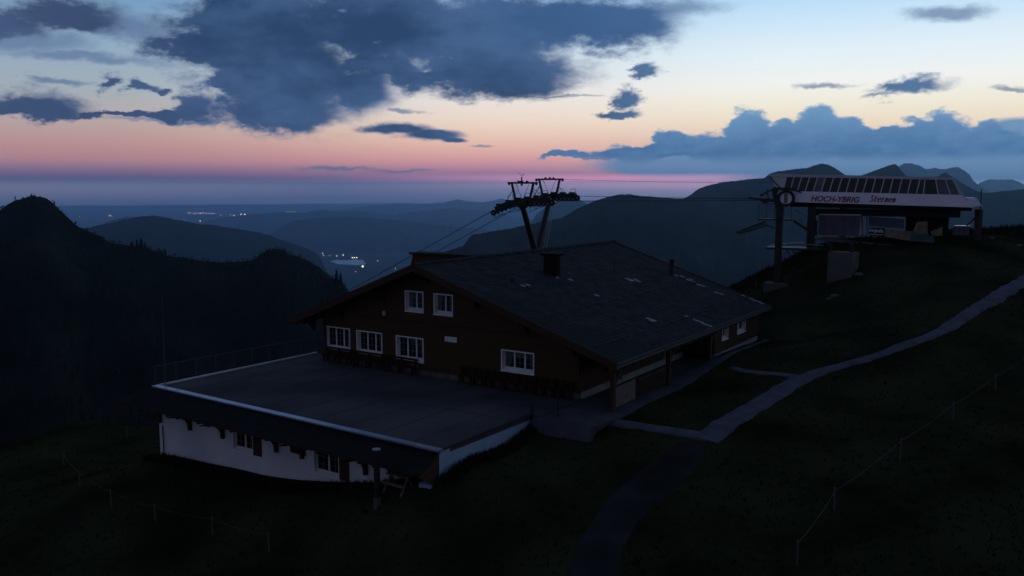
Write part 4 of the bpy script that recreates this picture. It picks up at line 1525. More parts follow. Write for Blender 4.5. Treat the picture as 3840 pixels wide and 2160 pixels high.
for x in (-40.58, -38.0, -35.35, -31.38, -29.62, -25.6, -22.35):
    mb = MB()
    pr_ = [(x, 26.58, -1.12), (x, 26.58, -2.06), (x, 26.44, -2.06), (x, 26.42, -1.75), (x, 26.30, -1.52), (x, 26.05, -1.34), (x, 25.7, -1.22), (x, 25.2, -1.12)]
    mb.prism(pr_, (.17, 0, 0))
    # curved knee along the wall to the left
    mb.prism([(x, 26.50, -1.12), (x, 26.50, -1.85), (x - .16, 26.50, -1.66), (x - .42, 26.50, -1.48), (x - .9, 26.50, -1.36), (x - .9, 26.50, -1.12)], (0, .08, 0))
    mb.build('bracket', 'beam_wood', annex)
MB().cyl((-40.28, 26.52, -3.9), (-40.28, 26.52, -2.2), .03, 8).build('downpipe', 'steel', annex)
# terrace railing
rl = thing('railing', 'thin metal mesh railing along the far left edge of the terrace', 'railing', (-40.15, 31.8, 0))
pa, pb = np.array([-40.33, 26.25, .07]), np.array([-39.96, 37.4, .07])
nseg = 9
for i in range(nseg + 1):
    p = pa + (pb - pa) * i / nseg
    MB().cyl(p, p + np.array([0, 0, 1.0]), .024, 6).build('post', 'wire', rl)
MB().cyl(pa + [0, 0, 1.0], pb + [0, 0, 1.0], .024, 6).build('top_rail', 'wire', rl)
mb = MB()
for i in range(5):
    mb.cyl(pa + [0, 0, .15 + i * .17], pb + [0, 0, .15 + i * .17], .004, 4)
mb.build('wires', 'wire', rl)
fp = thing('flagpole', 'tall thin bare pole at the left corner of the terrace', 'pole', (-39.96, 26.6, 0))
MB().cyl((-39.96, 26.6, .0), (-39.98, 26.65, 4.66), .03, 8, r2=.018).build('pole', 'wire', fp)
MB().cyl((-39.96, 26.6, .0), (-39.96, 26.6, .12), .07, 8).build('foot', 'galv', fp)
# pipe chimney in front of the skirt roof
cp = thing('chimney_pipe', 'slim upright metal flue standing before the annex eave, right of the windows', 'flue', (-23.0, 24.55, -2.6))
MB().cyl((-23.0, 24.55, -2.7), (-23.0, 24.55, .02), .125, 14).build('pipe', 'steel', cp)
MB().cyl((-23.0, 24.55, .02), (-23.0, 24.55, .07), .17, 14).build('cap', 'galv', cp)
MB().cyl((-23.0, 24.55, -2.7), (-23.0, 24.55, -1.95), .16, 12).build('foot', 'dark_concrete', cp)
tb = thing('picnic_table', 'small weathered wooden bench table behind the slim flue', 'table', (-22.4, 25.3, -2.1))
gzb = float(gz(-22.4, 25.3))
for i in range(3):
    MB().box(-23.0, -21.8, 25.05 + i * .16, 25.19 + i * .16, gzb + .70, gzb + .74).build('plank', 'grey_wood', tb)
MB().box(-23.0, -21.8, 24.72, 24.92, gzb + .42, gzb + .46).build('seat', 'grey_wood', tb)
for x in (-22.9, -21.98):
    MB().beam((x, 24.8, gzb), (x, 25.3, gzb + .7), .07, .07).build('leg', 'grey_wood', tb)
    MB().beam((x, 25.65, gzb), (x, 25.25, gzb + .7), .07, .07).build('leg', 'grey_wood', tb)
# posts at the terrace corner
MB().box(-20.80, -20.68, 32.55, 32.67, -.6, .42).build('post', 'steel', label='short dark post at the right rear corner of the terrace', category='post')
pp = onz(2093, 1562, -.1)
MB().cyl((pp[0], pp[1], -.15), (pp[0], pp[1], .85), .035, 8).build('post', 'steel', label='thin dark upright post on the forecourt before the front wall', category='post')
pc = ong(2155, 1600)
mb = MB()
mb.hexa([(pc[0] - .7, pc[1] - .5, pc[2] - .2), (pc[0] + .7, pc[1] - .35, pc[2] - .2), (pc[0] + .6, pc[1] + .5, pc[2] - .2), (pc[0] - .7, pc[1] + .45, pc[2] - .2),
         (pc[0] - .65, pc[1] - .45, pc[2] + .08), (pc[0] + .65, pc[1] - .3, pc[2] + .06), (pc[0] + .55, pc[1] + .45, pc[2] + .1), (pc[0] - .65, pc[1] + .4, pc[2] + .1)])
mb.build('stone_slab', 'stone', label='flat pale stone slab on the grass beside the forecourt', category='slab')

# ------------------------------------------------------------------ lift tower
steel = 'steel'
rd = np.array([RT[0] * .894 - FH[0] * .447, RT[1] * .894 - FH[1] * .447, 0])     # along the rope, towards the station
gdv = np.array([RT[0] * .447 + FH[0] * .894, RT[1] * .447 + FH[1] * .894, 0])    # across, away from us
tc_ = np.array([*cw(2.5, 88), 0.0])
tower = thing('lift_tower', 'dark steel chairlift tower with two slanting legs in a V and two sheave trains', 'lift tower', (tc_[0], tc_[1], -8))
A_near = tc_ - gdv * 3.25
A_far = tc_ + gdv * 3.25
zN, zF = 8.85, 9.25
VB = tc_ + np.array([0, 0, 3.9])
U = np.array([0, 0, 1.0])
MB().cyl(VB + [0, 0, .3], VB - [0, 0, 14], .45, 16, r2=.6).build('column', steel, tower)
MB().cyl(VB - gdv * .25, A_near + U * (zN - .3), .34, 14, r2=.27).build('leg', steel, tower)
MB().cyl(VB + gdv * .25, A_far + U * (zF - .3), .34, 14, r2=.27).build('leg', steel, tower)
for sgn, A, z, nm in ((-1, A_near, zN, 'n'), (1, A_far, zF, 'f')):
    # cross head
    MB().obox(A + U * (z + .05), rd * .55, gdv * .55, U * .32).build('head', steel, tower)
    # sheave train: convex arc of wheels; towards the valley it bends down
    def arc(s_):
        drop_ = 0.0 if s_ > .6 else (s_ - .6) ** 2 * .066
        return A + rd * s_ + U * (z + .28 - drop_ + min(s_, 0.6) * .02)
    tr = MB()
    pts = [arc(s_) for s_ in np.linspace(-3.0, 3.1, 9)]
    for p, q in zip(pts[:-1], pts[1:]):
        tr.beam(p + U * .02, q + U * .02, .40, .46)
    train = tr.build('sheave_beam', steel, tower)
    for k, s_ in enumerate(np.linspace(-3.25, 3.2, 15)):
        c = arc(s_) - U * .33
        if k in (0, 14):
            c = c + U * .12
        mb = MB().cyl(c - gdv * .07, c + gdv * .07, .215 if k not in (0, 14) else .30, 14)
        wh = mb.build('sheave', 'rubber', train)
        MB().cyl(c - gdv * .09, c + gdv * .09, .08, 8).build('hub', 'galv', train)
    for s_ in np.linspace(-2.6, 2.6, 6):
        MB().obox(arc(s_) + U * .3, rd * .3, gdv * .16, U * .10).build('rocker', steel, train)
    # catwalk with truss on the outer side
    so_ = sgn * .9
    wk = MB()
    s0, s1 = (-2.7, 2.6)
    prev = None
    for s_ in np.linspace(s0, s1, 7):
        p = arc(s_) - U * .45 + gdv * so_
        q = arc(s_) - U * (.95 if s_ < 0 else .55) + gdv * so_
        if prev is not None:
            wk.beam(prev[0], p, .07, .07)
            wk.beam(prev[1], q, .05, .05)
            wk.beam(prev[0], q, .04, .04)
        wk.beam(p, q, .04, .04)
        prev = (p, q)
    wk.build('catwalk_truss', 'green_steel', tower)
    wk = MB()
    for p, q in zip([arc(s_) - U * .42 + gdv * so_ for s_ in np.linspace(s0, s1, 7)][:-1], [arc(s_) - U * .42 + gdv * so_ for s_ in np.linspace(s0, s1, 7)][1:]):
        wk.beam(p, q, .55, .03)
    wk.build('catwalk', steel, tower)
    for s_ in (-.9, 1.0, 2.35):
        p = arc(s_) + gdv * so_ - U * .4
        hoop = [p - rd * .28, p - rd * .28 + U * 1.0, p - rd * .2 + U * 1.12, p + rd * .2 + U * 1.12, p + rd * .28 + U * 1.0, p + rd * .28]
        MB().tube(hoop, .024, 6).build('guard_rail', steel, tower)
    # lifting frame
    zt_ = z + 2.02
    fb = A + U * (z + .35)
    MB().beam(A - rd * 1.62 + U * zt_, A + rd * 1.62 + U * zt_, .17, .17).build('frame_beam', steel, tower)
    for q in (-1, 1):
        MB().beam(A + rd * q * .78 + U * (z + .3), A + rd * q * 1.18 + U * (zt_ - .05), .19, .19).build('frame_leg', steel, tower)
        br = MB().tube([A + rd * q * 1.05 + U * (zt_ - .5), A + rd * q * 1.28 + U * (zt_ - .1)], .03)
        br.tube([A + rd * q * .72 + U * (zt_ - .08), A + rd * q * .05 + U * (z + .4)], .022)
        br.tube([A + rd * q * 1.10 + U * (zt_ - .7), A + rd * q * 1.8 + U * (z + .15)], .03)
        br.build('frame_brace', steel, tower)
        MB().cyl(A + rd * q * 1.5 + U * (zt_ - .13) - gdv * .07, A + rd * q * 1.5 + U * (zt_ - .13) + gdv * .07, .10, 10).build('pulley', 'rubber', tower)
    for q in (-.45, .05, .48) if sgn > 0 else (-.42, .5):
        MB().cyl(A + rd * q + U * (zt_ + .12) - gdv * .1, A + rd * q + U * (zt_ + .12) + gdv * .1, .105, 10).build('pulley', 'rubber', tower)
# cross brace between the frames
MB().tube([A_near + rd * 1.1 + U * (zN + 1.5), A_far - rd * 1.0 + U * (zF + .4)], .028).tube([A_near + rd * .9 + U * (zN + .3), A_far - rd * 1.05 + U * (zF + 1.5)], .028).build('cross_brace', steel, tower)
# ladder on the near frame
ld = MB()
b0 = A_near - rd * .78 + gdv * .3
for q in (-.1, .1):
    ld.cyl(b0 + rd * q + U * (zN + .9), b0 + rd * q + U * (zN + 2.35), .014, 5)
for z in np.arange(zN + 1.0, zN + 2.36, .33):
    ld.cyl(b0 - rd * .1 + U * z, b0 + rd * .1 + U * z, .012, 5)
ld.build('ladder', 'galv', tower)
ld = MB()
for q in (-.16, .16):
    ld.cyl(VB + gdv * .5 + rd * (.75 + q) + U * .2, A_far + rd * (.6 + q) - gdv * .3 + U * (zF - .4), .022, 5)
for t in np.linspace(.02, .98, 16):
    p = (VB + gdv * .5 + rd * .75 + U * .2) * (1 - t) + (A_far + rd * .6 - gdv * .3 + U * (zF - .4)) * t
    ld.cyl(p - rd * .16, p + rd * .16, .015, 5)
ld.build('ladder', 'galv', tower)
# wind gauge
an_ = thing('wind_gauge', 'small cup anemometer with wind vane on top of the near tower frame', 'anemometer', tuple(A_near + U * (zN + 2.1)))
pz = A_near - rd * .1 + U * (zN + 2.1)
MB().cyl(pz - U * .38, pz - U * .12, .10, 10).cyl(pz - U * .12, pz + U * .12, .17, 8).cyl(pz, pz + U * .48, .07, 10).build('mast', steel, an_)
MB().tube([pz + U * .62, pz - rd * .18 + U * .62, pz - rd * .18 + U * .74], .014).tube([pz + U * .48, pz + U * .62, pz + rd * .18 + U * .62, pz + rd * .18 + U * .74], .014).build('arm', steel, an_)
mb = MB()
for k in range(3):
    a = k * 2.094
    o = rd * math.cos(a) + gdv * math.sin(a)
    mb.cyl(pz + rd * .18 + U * .77, pz + rd * .18 + U * .77 + o * .13, .008, 4)
    mb.cyl(pz + rd * .18 + U * .77 + o * .10, pz + rd * .18 + U * .77 + o * .15 + U * .01, .035, 6, r2=.01)
mb.build('cups', steel, an_)
MB().beam(pz - rd * .30 + U * .84, pz - rd * .05 + U * .74, .015, .02).prism([pz - rd * .34 + U * .86, pz - rd * .26 + U * .82, pz - rd * .28 + U * .92, pz - rd * .36 + U * .95], gdv * .01).build('vane', steel, an_)

# ropes


def cable(name, a, b, r, lab, sag=0.0, cat='cable', grp='steel ropes of the chairlift', n=24):
    pts = []
    for i in range(n + 1):
        t = i / n
        p = np.array(a) * (1 - t) + np.array(b) * t
        p = p - U * sag * 4 * t * (1 - t)
        pts.append(p)
    MB().tube(pts, r, 6).build(name, 'steel', label=lab, category=cat, group=grp)


lowN = A_near - rd * 3.3 + U * (zN - .75)
lowF = A_far - rd * 3.3 + U * (zF - .75)
dn = (-rd - U * .50)
cable('haul_rope', lowN, lowN + dn * 420, .035, 'upper of the two ropes dropping left from the tower to the valley', 0)
cable('haul_rope', lowF, lowF + dn * 420, .035, 'lower of the two ropes dropping left from the tower to the valley', 0)
hiN = A_near + rd * 3.3 + U * (zN + .28)
hiF = A_far + rd * 3.3 + U * (zF + .28)
cable('haul_rope', hiN, A_near + rd * 24.5 + U * 9.35, .03, 'nearer of the two ropes running level from tower to lift station', .05)
cable('haul_rope', hiF, A_far + rd * 25.5 + U * 9.35, .03, 'farther of the two ropes running level from tower to lift station', .05)
cable('signal_cable', A_far + rd * 1.6 + U * (zF + 2.02), A_far + rd * 26.5 + U * 10.9, .014, 'very thin upper cable from the tower frame to the station roof', .15)

# ------------------------------------------------------------------ lift station
su = np.array([.99, .13, 0])
su /= np.linalg.norm(su)
sv = np.array([-su[1], su[0], 0])
S0 = np.array([-22.1, 74.27, 0])


def S(s, v, z):
    return S0 + su * s + sv * v + U * z


def st(x, y, v=0.0):                         # photo survey point -> (s, z) on the station's face
    d = ray(x, y)
    t = ((S0 + sv * v) @ sv) / (d @ sv)
    p = CAM + d * t
    return (p - S0) @ su, p[2]


def sbox(mb, s0, s1, v0, v1, z0, z1):
    return mb.hexa([S(s0, v0, z0), S(s1, v0, z0), S(s1, v1, z0), S(s0, v1, z0), S(s0, v0, z1), S(s1, v0, z1), S(s1, v1, z1), S(s0, v1, z1)])


station = thing('lift_station', 'white chairlift mountain station with a long tilted window band on dark columns', 'lift station', tuple(S(7, 3, 5)))
DV = 6.5
# roof
c = [(-.86, 11.50), (13.25, 11.18)]
zt0, zt1 = st(2885, 651)[1], st(3566, 665)[1]
wt0, wt1 = st(2890, 662)[1], st(3570, 675)[1]
wb0, wb1 = st(2937, 716)[1], st(3608, 731)[1]
bb0, bb1 = st(2962, 757)[1], st(3650, 778)[1]
mb = MB()
mb.hexa([S(-.86, 0, wt0), S(13.3, 0, wt1), S(13.3, DV, wt1), S(-.86, DV, wt0), S(-.90, -.04, zt0), S(13.2, -.04, zt1), S(13.2, DV + .04, zt1), S(-.90, DV + .04, zt0)])
mb.build('roof', 'shell_trim', station)
# lower band
mb = MB()
mb.hexa([S(.92, -.12, bb0), S(14.85, -.12, bb1), S(14.85, DV + .12, bb1), S(.92, DV + .12, bb0), S(.36, -.05, wb0), S(14.02, -.05, wb1), S(14.02, DV + .05, wb1), S(.36, DV + .05, wb0)])
mb.build('lower_shell', 'shell', station)
# tail hood
t0, t1 = st(3632, 742), st(3662, 744)
mb = MB()
mb.hexa([S(14.7, .6, bb1 + .02), S(15.45, .6, bb1 + .12), S(15.45, DV - .6, bb1 + .12), S(14.7, DV - .6, bb1 + .02), S(14.35, .6, t0[1]), S(15.05, .6, t1[1]), S(15.05, DV - .6, t1[1]), S(14.35, DV - .6, t0[1])])
mb.build('tail_hood', 'shell', station)
# windows
tops = [515, 565, 628, 695, 762, 830, 895, 965, 1037, 1105, 1178, 1250, 1322, 1397, 1470, 1547, 1622, 1700, 1740, 1825, 1905, 1970]
bots = [480, 532, 595, 652, 720, 788, 858, 925, 995, 1068, 1140, 1210, 1285, 1360, 1435, 1510, 1590, 1663, 1723, 1850, 1955, 2035]


def wpt(px_t, px_b):
    a = st(2700 + px_t / 2.26, 580 + (183 + (px_t - 500) * .0085) / 2.26)
    b = st(2700 + px_b / 2.26, 580 + (308 + (px_b - 500) * .0225) / 2.26)
    return a, b


MUL = [wpt(a, b) for a, b in zip(tops, bots)]
MUL = [(( -.70, wt0), (.35, wb0))] + MUL
for i, ((a, b), (c, d)) in enumerate(zip(MUL[:-1], MUL[1:])):
    m = 'dark_glass'
    lab = None
    if i in (0, 1):
        m, lab = 'pale_panel', 'pale translucent end panel'
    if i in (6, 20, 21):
        m, lab = 'sky_tint_glass', 'pane with a faint blue reflection painted in'
    mb = MB().hexa([S(b[0], .03, b[1]), S(d[0], .03, d[1]), S(d[0], .06, d[1]), S(b[0], .06, b[1]), S(a[0], .07, a[1]), S(c[0], .07, c[1]), S(c[0], .10, c[1]), S(a[0], .10, a[1])])
    o = mb.build('pane', m, station)
    if lab:
        o['label'] = lab
for i, (a, b) in enumerate(MUL[1:]):
    w = .075
    mb = MB().hexa([S(b[0] - w / 2, -.05, b[1] - .01), S(b[0] + w / 2, -.05, b[1] - .01), S(b[0] + w / 2, .05, b[1] - .01), S(b[0] - w / 2, .05, b[1] - .01),
                    S(a[0] - w / 2, -.01, a[1] + .01), S(a[0] + w / 2, -.01, a[1] + .01), S(a[0] + w / 2, .09, a[1] + .01), S(a[0] - w / 2, .09, a[1] + .01)])
    mb.build('mullion', 'shell_trim', station)
# end faces and back of the glazed band
mb = MB().quad(S(.36, 0, wb0), S(-.86, 0, wt0), S(-.86, DV, wt0), S(.36, DV, wb0))
mb.quad(S(14.0, 0, wb1), S(13.28, 0, wt1), S(13.28, DV, wt1), S(14.0, DV, wb1))
mb.quad(S(.36, DV, wb0), S(14.0, DV, wb1), S(13.28, DV, wt1), S(-.86, DV, wt0))
mb.build('end_glazing', 'dark_glass', station)
MB().beam(S(14.02, -.0, wb1), S(13.3, -.0, wt1), .12, .12).build('corner_frame', 'shell_trim', station)
MB().beam(S(.36, -.0, wb0), S(-.84, -.0, wt0), .08, .08).build('corner_frame', 'steel', station)
# dark underbody
mb = MB()
u0, u1 = bb0 - .42, bb1 - .30
mb.hexa([S(1.0, .2, u0), S(14.75, .2, u1), S(14.75, DV - .2, u1), S(1.0, DV - .2, u0), S(1.0, .0, bb0 - .01), S(14.75, .0, bb1 - .01), S(14.75, DV, bb1 - .01), S(1.0, DV, bb0 - .01)])
mb.build('underbody', 'steel', station)
mb = MB()
sbox(mb, 2.6, 14.0, 1.2, 5.0, u1 - .55, u1 - .02)
mb.build('machinery', 'rubber', station)
mb = MB()
sbox(mb, st(3398, 800, 2.4)[0], st(3556, 800, 2.4)[0], 2.4, 4.4, st(3470, 872, 2.4)[1], u1 + .05)
mb.build('engine_housing', 'dark_clad', station)
# lettering


def letters(txt, size, s, z, slant, bold, m, parent, name='lettering', v=-.13, tilt=-.022, width=None, lean=0.0):
    cu = bpy.data.curves.new('t', 'FONT')
    cu.body = txt
    cu.size = size
    cu.shear = slant
    cu.offset = bold
    cu.extrude = .012
    ob = bpy.data.objects.new('t', cu)
    COL.objects.link(ob)
    dg = bpy.context.evaluated_depsgraph_get()
    me = bpy.data.meshes.new_from_object(ob.evaluated_get(dg))
    bpy.data.objects.remove(ob)
    co = np.array([q.co[:] for q in me.vertices])
    w = co[:, 0].max() - co[:, 0].min()
    sc = (width / w) if width else 1.0
    off = np.array(OFF[parent.name])
    for q, (x, y, zz) in zip(me.vertices, co):
        p = S(s + (x - co[:, 0].min()) * sc, v - zz + lean * y, z + y + tilt * (x * sc))
        q.co = tuple(p - off)
    me.materials.clear()
    me.materials.append(MATS[m])
    o = bpy.data.objects.new(name, me)
    COL.objects.link(o)
    o.parent = parent
    OFF[o.name] = tuple(off)
    return o


a = st(3043, 757)
b = st(3224, 759)
tx0 = st(3042, 753)
tx1 = st(3224, 757)
letters('HOCH-YBRIG', .66, tx0[0], tx0[1] - .02, .25, .012, 'letters_red', station, width=tx1[0] - tx0[0], lean=.08, v=-.15)
# serif italic word built from strokes
sx0, sx1 = st(3260, 757)[0], st(3358, 757)[0]
sz0 = st(3260, 757)[1]
cell = (sx1 - sx0) / 7.0
H_ = .36
strk = {
    'S': [[(.75, 1.35), (.55, 1.5), (.25, 1.42), (.15, 1.15), (.35, .88), (.6, .68), (.68, .35), (.45, .05), (.15, .0), (.0, .18)]],
    't': [[(.35, 1.3), (.30, .25), (.42, .02), (.62, .10)], [(.08, .9), (.68, .9)]],
    'e': [[(.12, .48), (.62, .58), (.66, .82), (.45, .98), (.18, .80), (.10, .40), (.28, .03), (.62, .16)]],
    'r': [[(.10, .92), (.24, .90), (.22, 0)], [(.22, .55), (.42, .92), (.66, .92)], [(.08, 0), (.38, 0)]],
    'n': [[(.06, .92), (.20, .90), (.18, 0)], [(.18, .55), (.38, .95), (.58, .85), (.56, .05), (.70, .05)], [(.04, 0), (.30, 0)]],
}
mb = MB()
for i, chx in enumerate('Sternen'):
    for line in strk[chx]:
        for (x0_, y0_), (x1_, y1_) in zip(line[:-1], line[1:]):
            def q_(x_, y_):
                xx = sx0 + i * cell + x_ * cell * 1.15 + y_ * H_ * .28
                return S(xx, -.14 + .03 * y_, sz0 + .02 + y_ * H_ - (xx - sx0) * .022)
            th = .085 if abs(y1_ - y0_) > abs(x1_ - x0_) * 1.2 else .04
            mb.beam(q_(x0_, y0_), q_(x1_, y1_), .02, th, up=tuple(np.cross(np.array(q_(x1_, y1_)) - np.array(q_(x0_, y0_)), sv)))
mb.build('lettering', 'letters_red', station)


# columns
def col(s, v, z1, z0, w, m, lab=None):
    mb = sbox(MB(), s - w / 2, s + w / 2, v - w / 2, v + w / 2, z0, z1)
    o = mb.build('column', m, station)
    if lab:
        o['label'] = lab
    return o


pc1 = st(2911, 900)[0]
g1 = 2.4
pf = ong(2914, 1068)
sf, vf = (pf - S0) @ su, (pf - S0) @ sv
sbox(MB(), sf - .25, sf + .25, vf - .25, vf + .25, pf[2] - 1, bb0 - .05).build('column', 'steel', station)
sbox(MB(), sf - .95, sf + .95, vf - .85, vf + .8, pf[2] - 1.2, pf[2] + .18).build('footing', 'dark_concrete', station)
col(st(3037, 900)[0], .6, u0, 3.6, .62, 'steel')
col(st(3037, 900)[0] + 2.2, 4.6, u0, 3.6, .6, 'steel')
col(st(3546, 850)[0], 3.4, u1, 5.5, .5, 'steel')
col(st(3672, 850)[0], 2.4, bb1 - .2, 5.4, .55, 'red_steel', 'red brown right end column')
a, b = st(3668, 812), st(3594, 880)
MB().beam(S(a[0], 2.0, a[1]), S(b[0], 1.6, b[1]), .10, .10).build('brace', 'steel', station)
# side strut left of the window front
MB().beam(S(.9, .0, bb0), S(.0, .1, wb0 + .4), .08, .08).build('brace', 'shell_trim', station)

# entry guide arms and tension wheel at the left end
wc = st(2948, 744, -.5)
an2 = MB()
nseg_ = 28
R1_, R0_ = .72, .50
for k in range(nseg_):
    a0, a1 = 2 * math.pi * k / nseg_, 2 * math.pi * (k + 1) / nseg_
    def w_(r, a, v):
        return S(wc[0] + r * math.cos(a), v, wc[1] + r * math.sin(a))
    an2.hexa([w_(R0_, a0, -.62), w_(R0_, a1, -.62), w_(R0_, a1, -.42), w_(R0_, a0, -.42), w_(R1_, a0, -.62), w_(R1_, a1, -.62), w_(R1_, a1, -.42), w_(R1_, a0, -.42)])
an2.build('tyre_ring', 'rubber', station)
mb = MB().cyl(S(wc[0], -.50, wc[1]), S(wc[0], -.46, wc[1]), .50, 24)
mb.build('round_window', 'shell', station)
sbox(MB(), wc[0] - .17, wc[0] + .12, -.56, -.505, wc[1] - .40, wc[1] + .42).build('motor', 'yellow_pad', station)
mb = MB()
for p, q, w in [((2808, 741), (2870, 752), .16), ((2870, 750), (2940, 752), .3), ((2852, 733), (2900, 708), .12), ((2900, 708), (2960, 706), .16), ((2960, 706), (3005, 722), .12), ((2876, 712), (2882, 745), .1),
                ((2852, 733), (2862, 730), .2), ((2900, 712), (2908, 760), .22), ((2906, 702), (2915, 780), .30)]:
    a, b = st(*p, -.3), st(*q, -.3)
    mb.beam(S(a[0], -.3, a[1]), S(b[0], -.3, b[1]), w, w, up=(0, 0, 1))
mb.build('rope_guide', 'steel', station)
mb = MB()
a, b = st(2830, 742, -.3), st(2892, 750, -.3)
mb.prism([S(a[0], -.4, a[1] + .02), S(b[0] - .4, -.4, b[1] + .12), S(b[0], -.4, b[1]), S(b[0] - .5, -.4, b[1] - .35)], sv * .5)
mb.build('rope_guide', 'steel', station)

# upper maintenance platform with railing at the left
pl_z = st(2880, 819)[1]
pa_, pb_ = st(2850, 819)[0], st(2976, 819)[0]
plat = thing('service_platform', 'railed steel service platform hung on the left columns of the lift station', 'platform', tuple(S((pa_ + pb_) / 2, -.4, pl_z)))
sbox(MB(), pa_, pb_, -1.0, .5, pl_z - .14, pl_z).build('deck', 'steel', plat)
rt_ = st(2880, 764)[1]
for s_ in np.linspace(pa_ + .05, pb_ - .05, 5):
    MB().cyl(S(s_, -.95, pl_z), S(s_, -.95, rt_), .025, 6).build('post', 'steel', plat)
MB().cyl(S(pa_, -.95, rt_), S(pb_, -.95, rt_), .025, 6).build('top_rail', 'steel', plat)
mb = MB()
for s_ in np.arange(pa_ + .12, pb_, .12):
    mb.cyl(S(s_, -.95, pl_z + .1), S(s_, -.95, rt_ - .1), .008, 4)
mb.cyl(S(pa_, -.95, pl_z + .1), S(pb_, -.95, pl_z + .1), .012, 4)
mb.build('railing_bars', 'steel', plat, kind='stuff')
for p, q in (((2873, 818), (2886, 819)), ((2956, 819), (2970, 820))):
    a, b = st(*p, -1.0), st(*q, -1.0)
    MB().beam(S(a[0], -1.03, pl_z + .02), S(b[0], -1.03, pl_z + .02), .05, .05).build('edge_plate', 'bright_metal', plat)
a, b = st(2978, 828, -.2), st(3032, 862, -.2)
MB().beam(S(a[0], -.2, a[1]), S(b[0], -.2, b[1]), .7, .22).build('stair', 'steel', plat)
MB().beam(S(a[0], -.55, a[1] + 1.0), S(b[0], -.55, b[1] + 1.0), .04, .04).build('handrail', 'steel', plat)
MB().beam(S(st(2870, 842)[0], -.2, st(2870, 842)[1]), S(st(2906, 856)[0], -.1, st(2906, 856)[1]), .08, .10).build('strut', 'steel', plat)
# folded catch net hanging out to the left
net = thing('safety_net', 'dark net frame sloping out left below the service platform', 'net', tuple(S(-2.5, -.3, 7)))
a, b = st(2768, 869, -.4), st(2866, 832, -.4)
c_, d_ = st(2800, 870, -.4), st(2868, 848, -.4)
for vv in (-1.6, .8):
    MB().beam(S(a[0], vv, a[1]), S(b[0], vv * .6, b[1]), .10, .10).build('arm', 'steel', net)
    MB().tube([S(a[0], vv, a[1]), S(c_[0], vv, c_[1] - .02), S(d_[0], vv * .6, d_[1]), S(b[0], vv * .6, b[1])], .03).build('arm', 'steel', net)
mb = MB()
for t in np.linspace(0, 1, 12):
    p = S(a[0] * (1 - t) + b[0] * t, -1.6 * (1 - t) - .96 * t, a[1] * (1 - t) + b[1] * t)
    q = S(a[0] * (1 - t) + b[0] * t, .8 * (1 - t) + .48 * t, a[1] * (1 - t) + b[1] * t)
    m_ = (p + q) / 2 - U * .25
    mb.tube([p, m_, q], .014, 4)
for t in np.linspace(0, 1, 8):
    p = S(a[0], -1.6 + 2.4 * t, a[1] - .25 * math.sin(math.pi * t))
    q = S(b[0], -.96 + 1.44 * t, b[1] - .25 * math.sin(math.pi * t))
    mb.tube([p, q], .014, 4)
mb.build('netting', 'steel', net, kind='stuff')
# lower catwalk
lp = thing('lower_platform', 'dark lower platform with bright edge rails between the left columns', 'platform', tuple(S(1.5, 0, 5.3)))
a, b = st(2874, 928, -.4), st(3092, 934, -.4)
sbox(MB(), a[0], b[0], -.9, 1.4, a[1] - .12, a[1] + .06).build('deck', 'steel', lp)
for p, q in (((2884, 920), (2908, 917)), ((2925, 916), (2948, 913)), ((2957, 913), (3012, 907))):
    a, b = st(*p, -.5), st(*q, -.5)
    MB().beam(S(a[0], -.5, a[1]), S(b[0], -.5, b[1]), .05, .055).build('edge_rail', 'bright_metal', lp)
a, b = st(2975, 912, -.4), st(3088, 921, -.4)
MB().beam(S(a[0], -.4, a[1]), S(b[0], -.4, b[1]), .05, .05).build('edge_rail', 'galv', lp)
for p, q in (((2950, 936), (2982, 972)), ((2972, 936), (3004, 970))):
    a, b = st(*p, .2), st(*q, .2)
    MB().beam(S(a[0], .2, a[1]), S(b[0], .2, b[1] - .4), .09, .09).build('strut', 'steel', lp)

# cabin and pads under the shell
cab = thing('control_cabin', 'grey blue cabin with a pale roof edge under the lift station', 'cabin', tuple(S(5, 2, 6)))
ca, cb = st(3072, 806, 1.0), st(3222, 886, 1.0)
sbox(MB(), ca[0], cb[0], 1.0, 3.6, cb[1], ca[1]).build('body', 'cabin', cab)
sbox(MB(), ca[0] - .02, cb[0] + .05, .95, 3.65, ca[1], ca[1] + .09).build('roof_edge', 'pale_panel', cab)
for s_ in np.linspace(ca[0] + .5, cb[0] - .5, 4):
    sbox(MB(), s_ - .012, s_ + .012, .985, 1.0, cb[1], ca[1]).build('joint', 'steel', cab)
sbox(MB(), ca[0] + .1, cb[0] - 1.0, .975, .998, ca[1] - .35, ca[1] - .32).build('joint', 'steel', cab)
sbox(MB(), ca[0] - .9, ca[0] - .1, .9, 1.0, cb[1], ca[1] - .5).build('railing', 'steel', cab)
# service floor slab that carries cabin and waiting area
fl0, fl1 = st(3052, 892, 0.2), st(3510, 935, 0.2)
mb = MB()
mb.hexa([S(fl0[0], .2, fl0[1] - .18), S(fl1[0], .2, fl1[1] - .25), S(fl1[0], DV, fl1[1] + .1), S(fl0[0], DV, fl0[1] - .18), S(fl0[0], .2, fl0[1]), S(fl1[0], .2, fl1[1]), S(fl1[0], DV, fl1[1] + .3), S(fl0[0], DV, fl0[1])])
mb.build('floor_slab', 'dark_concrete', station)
for xp in (3110, 3196):
    a = st(xp, 905, .3)
    sbox(MB(), a[0] - .18, a[0] + .18, .2, .6, 4.2, a[1] - .1).build('pillar', 'steel', station)
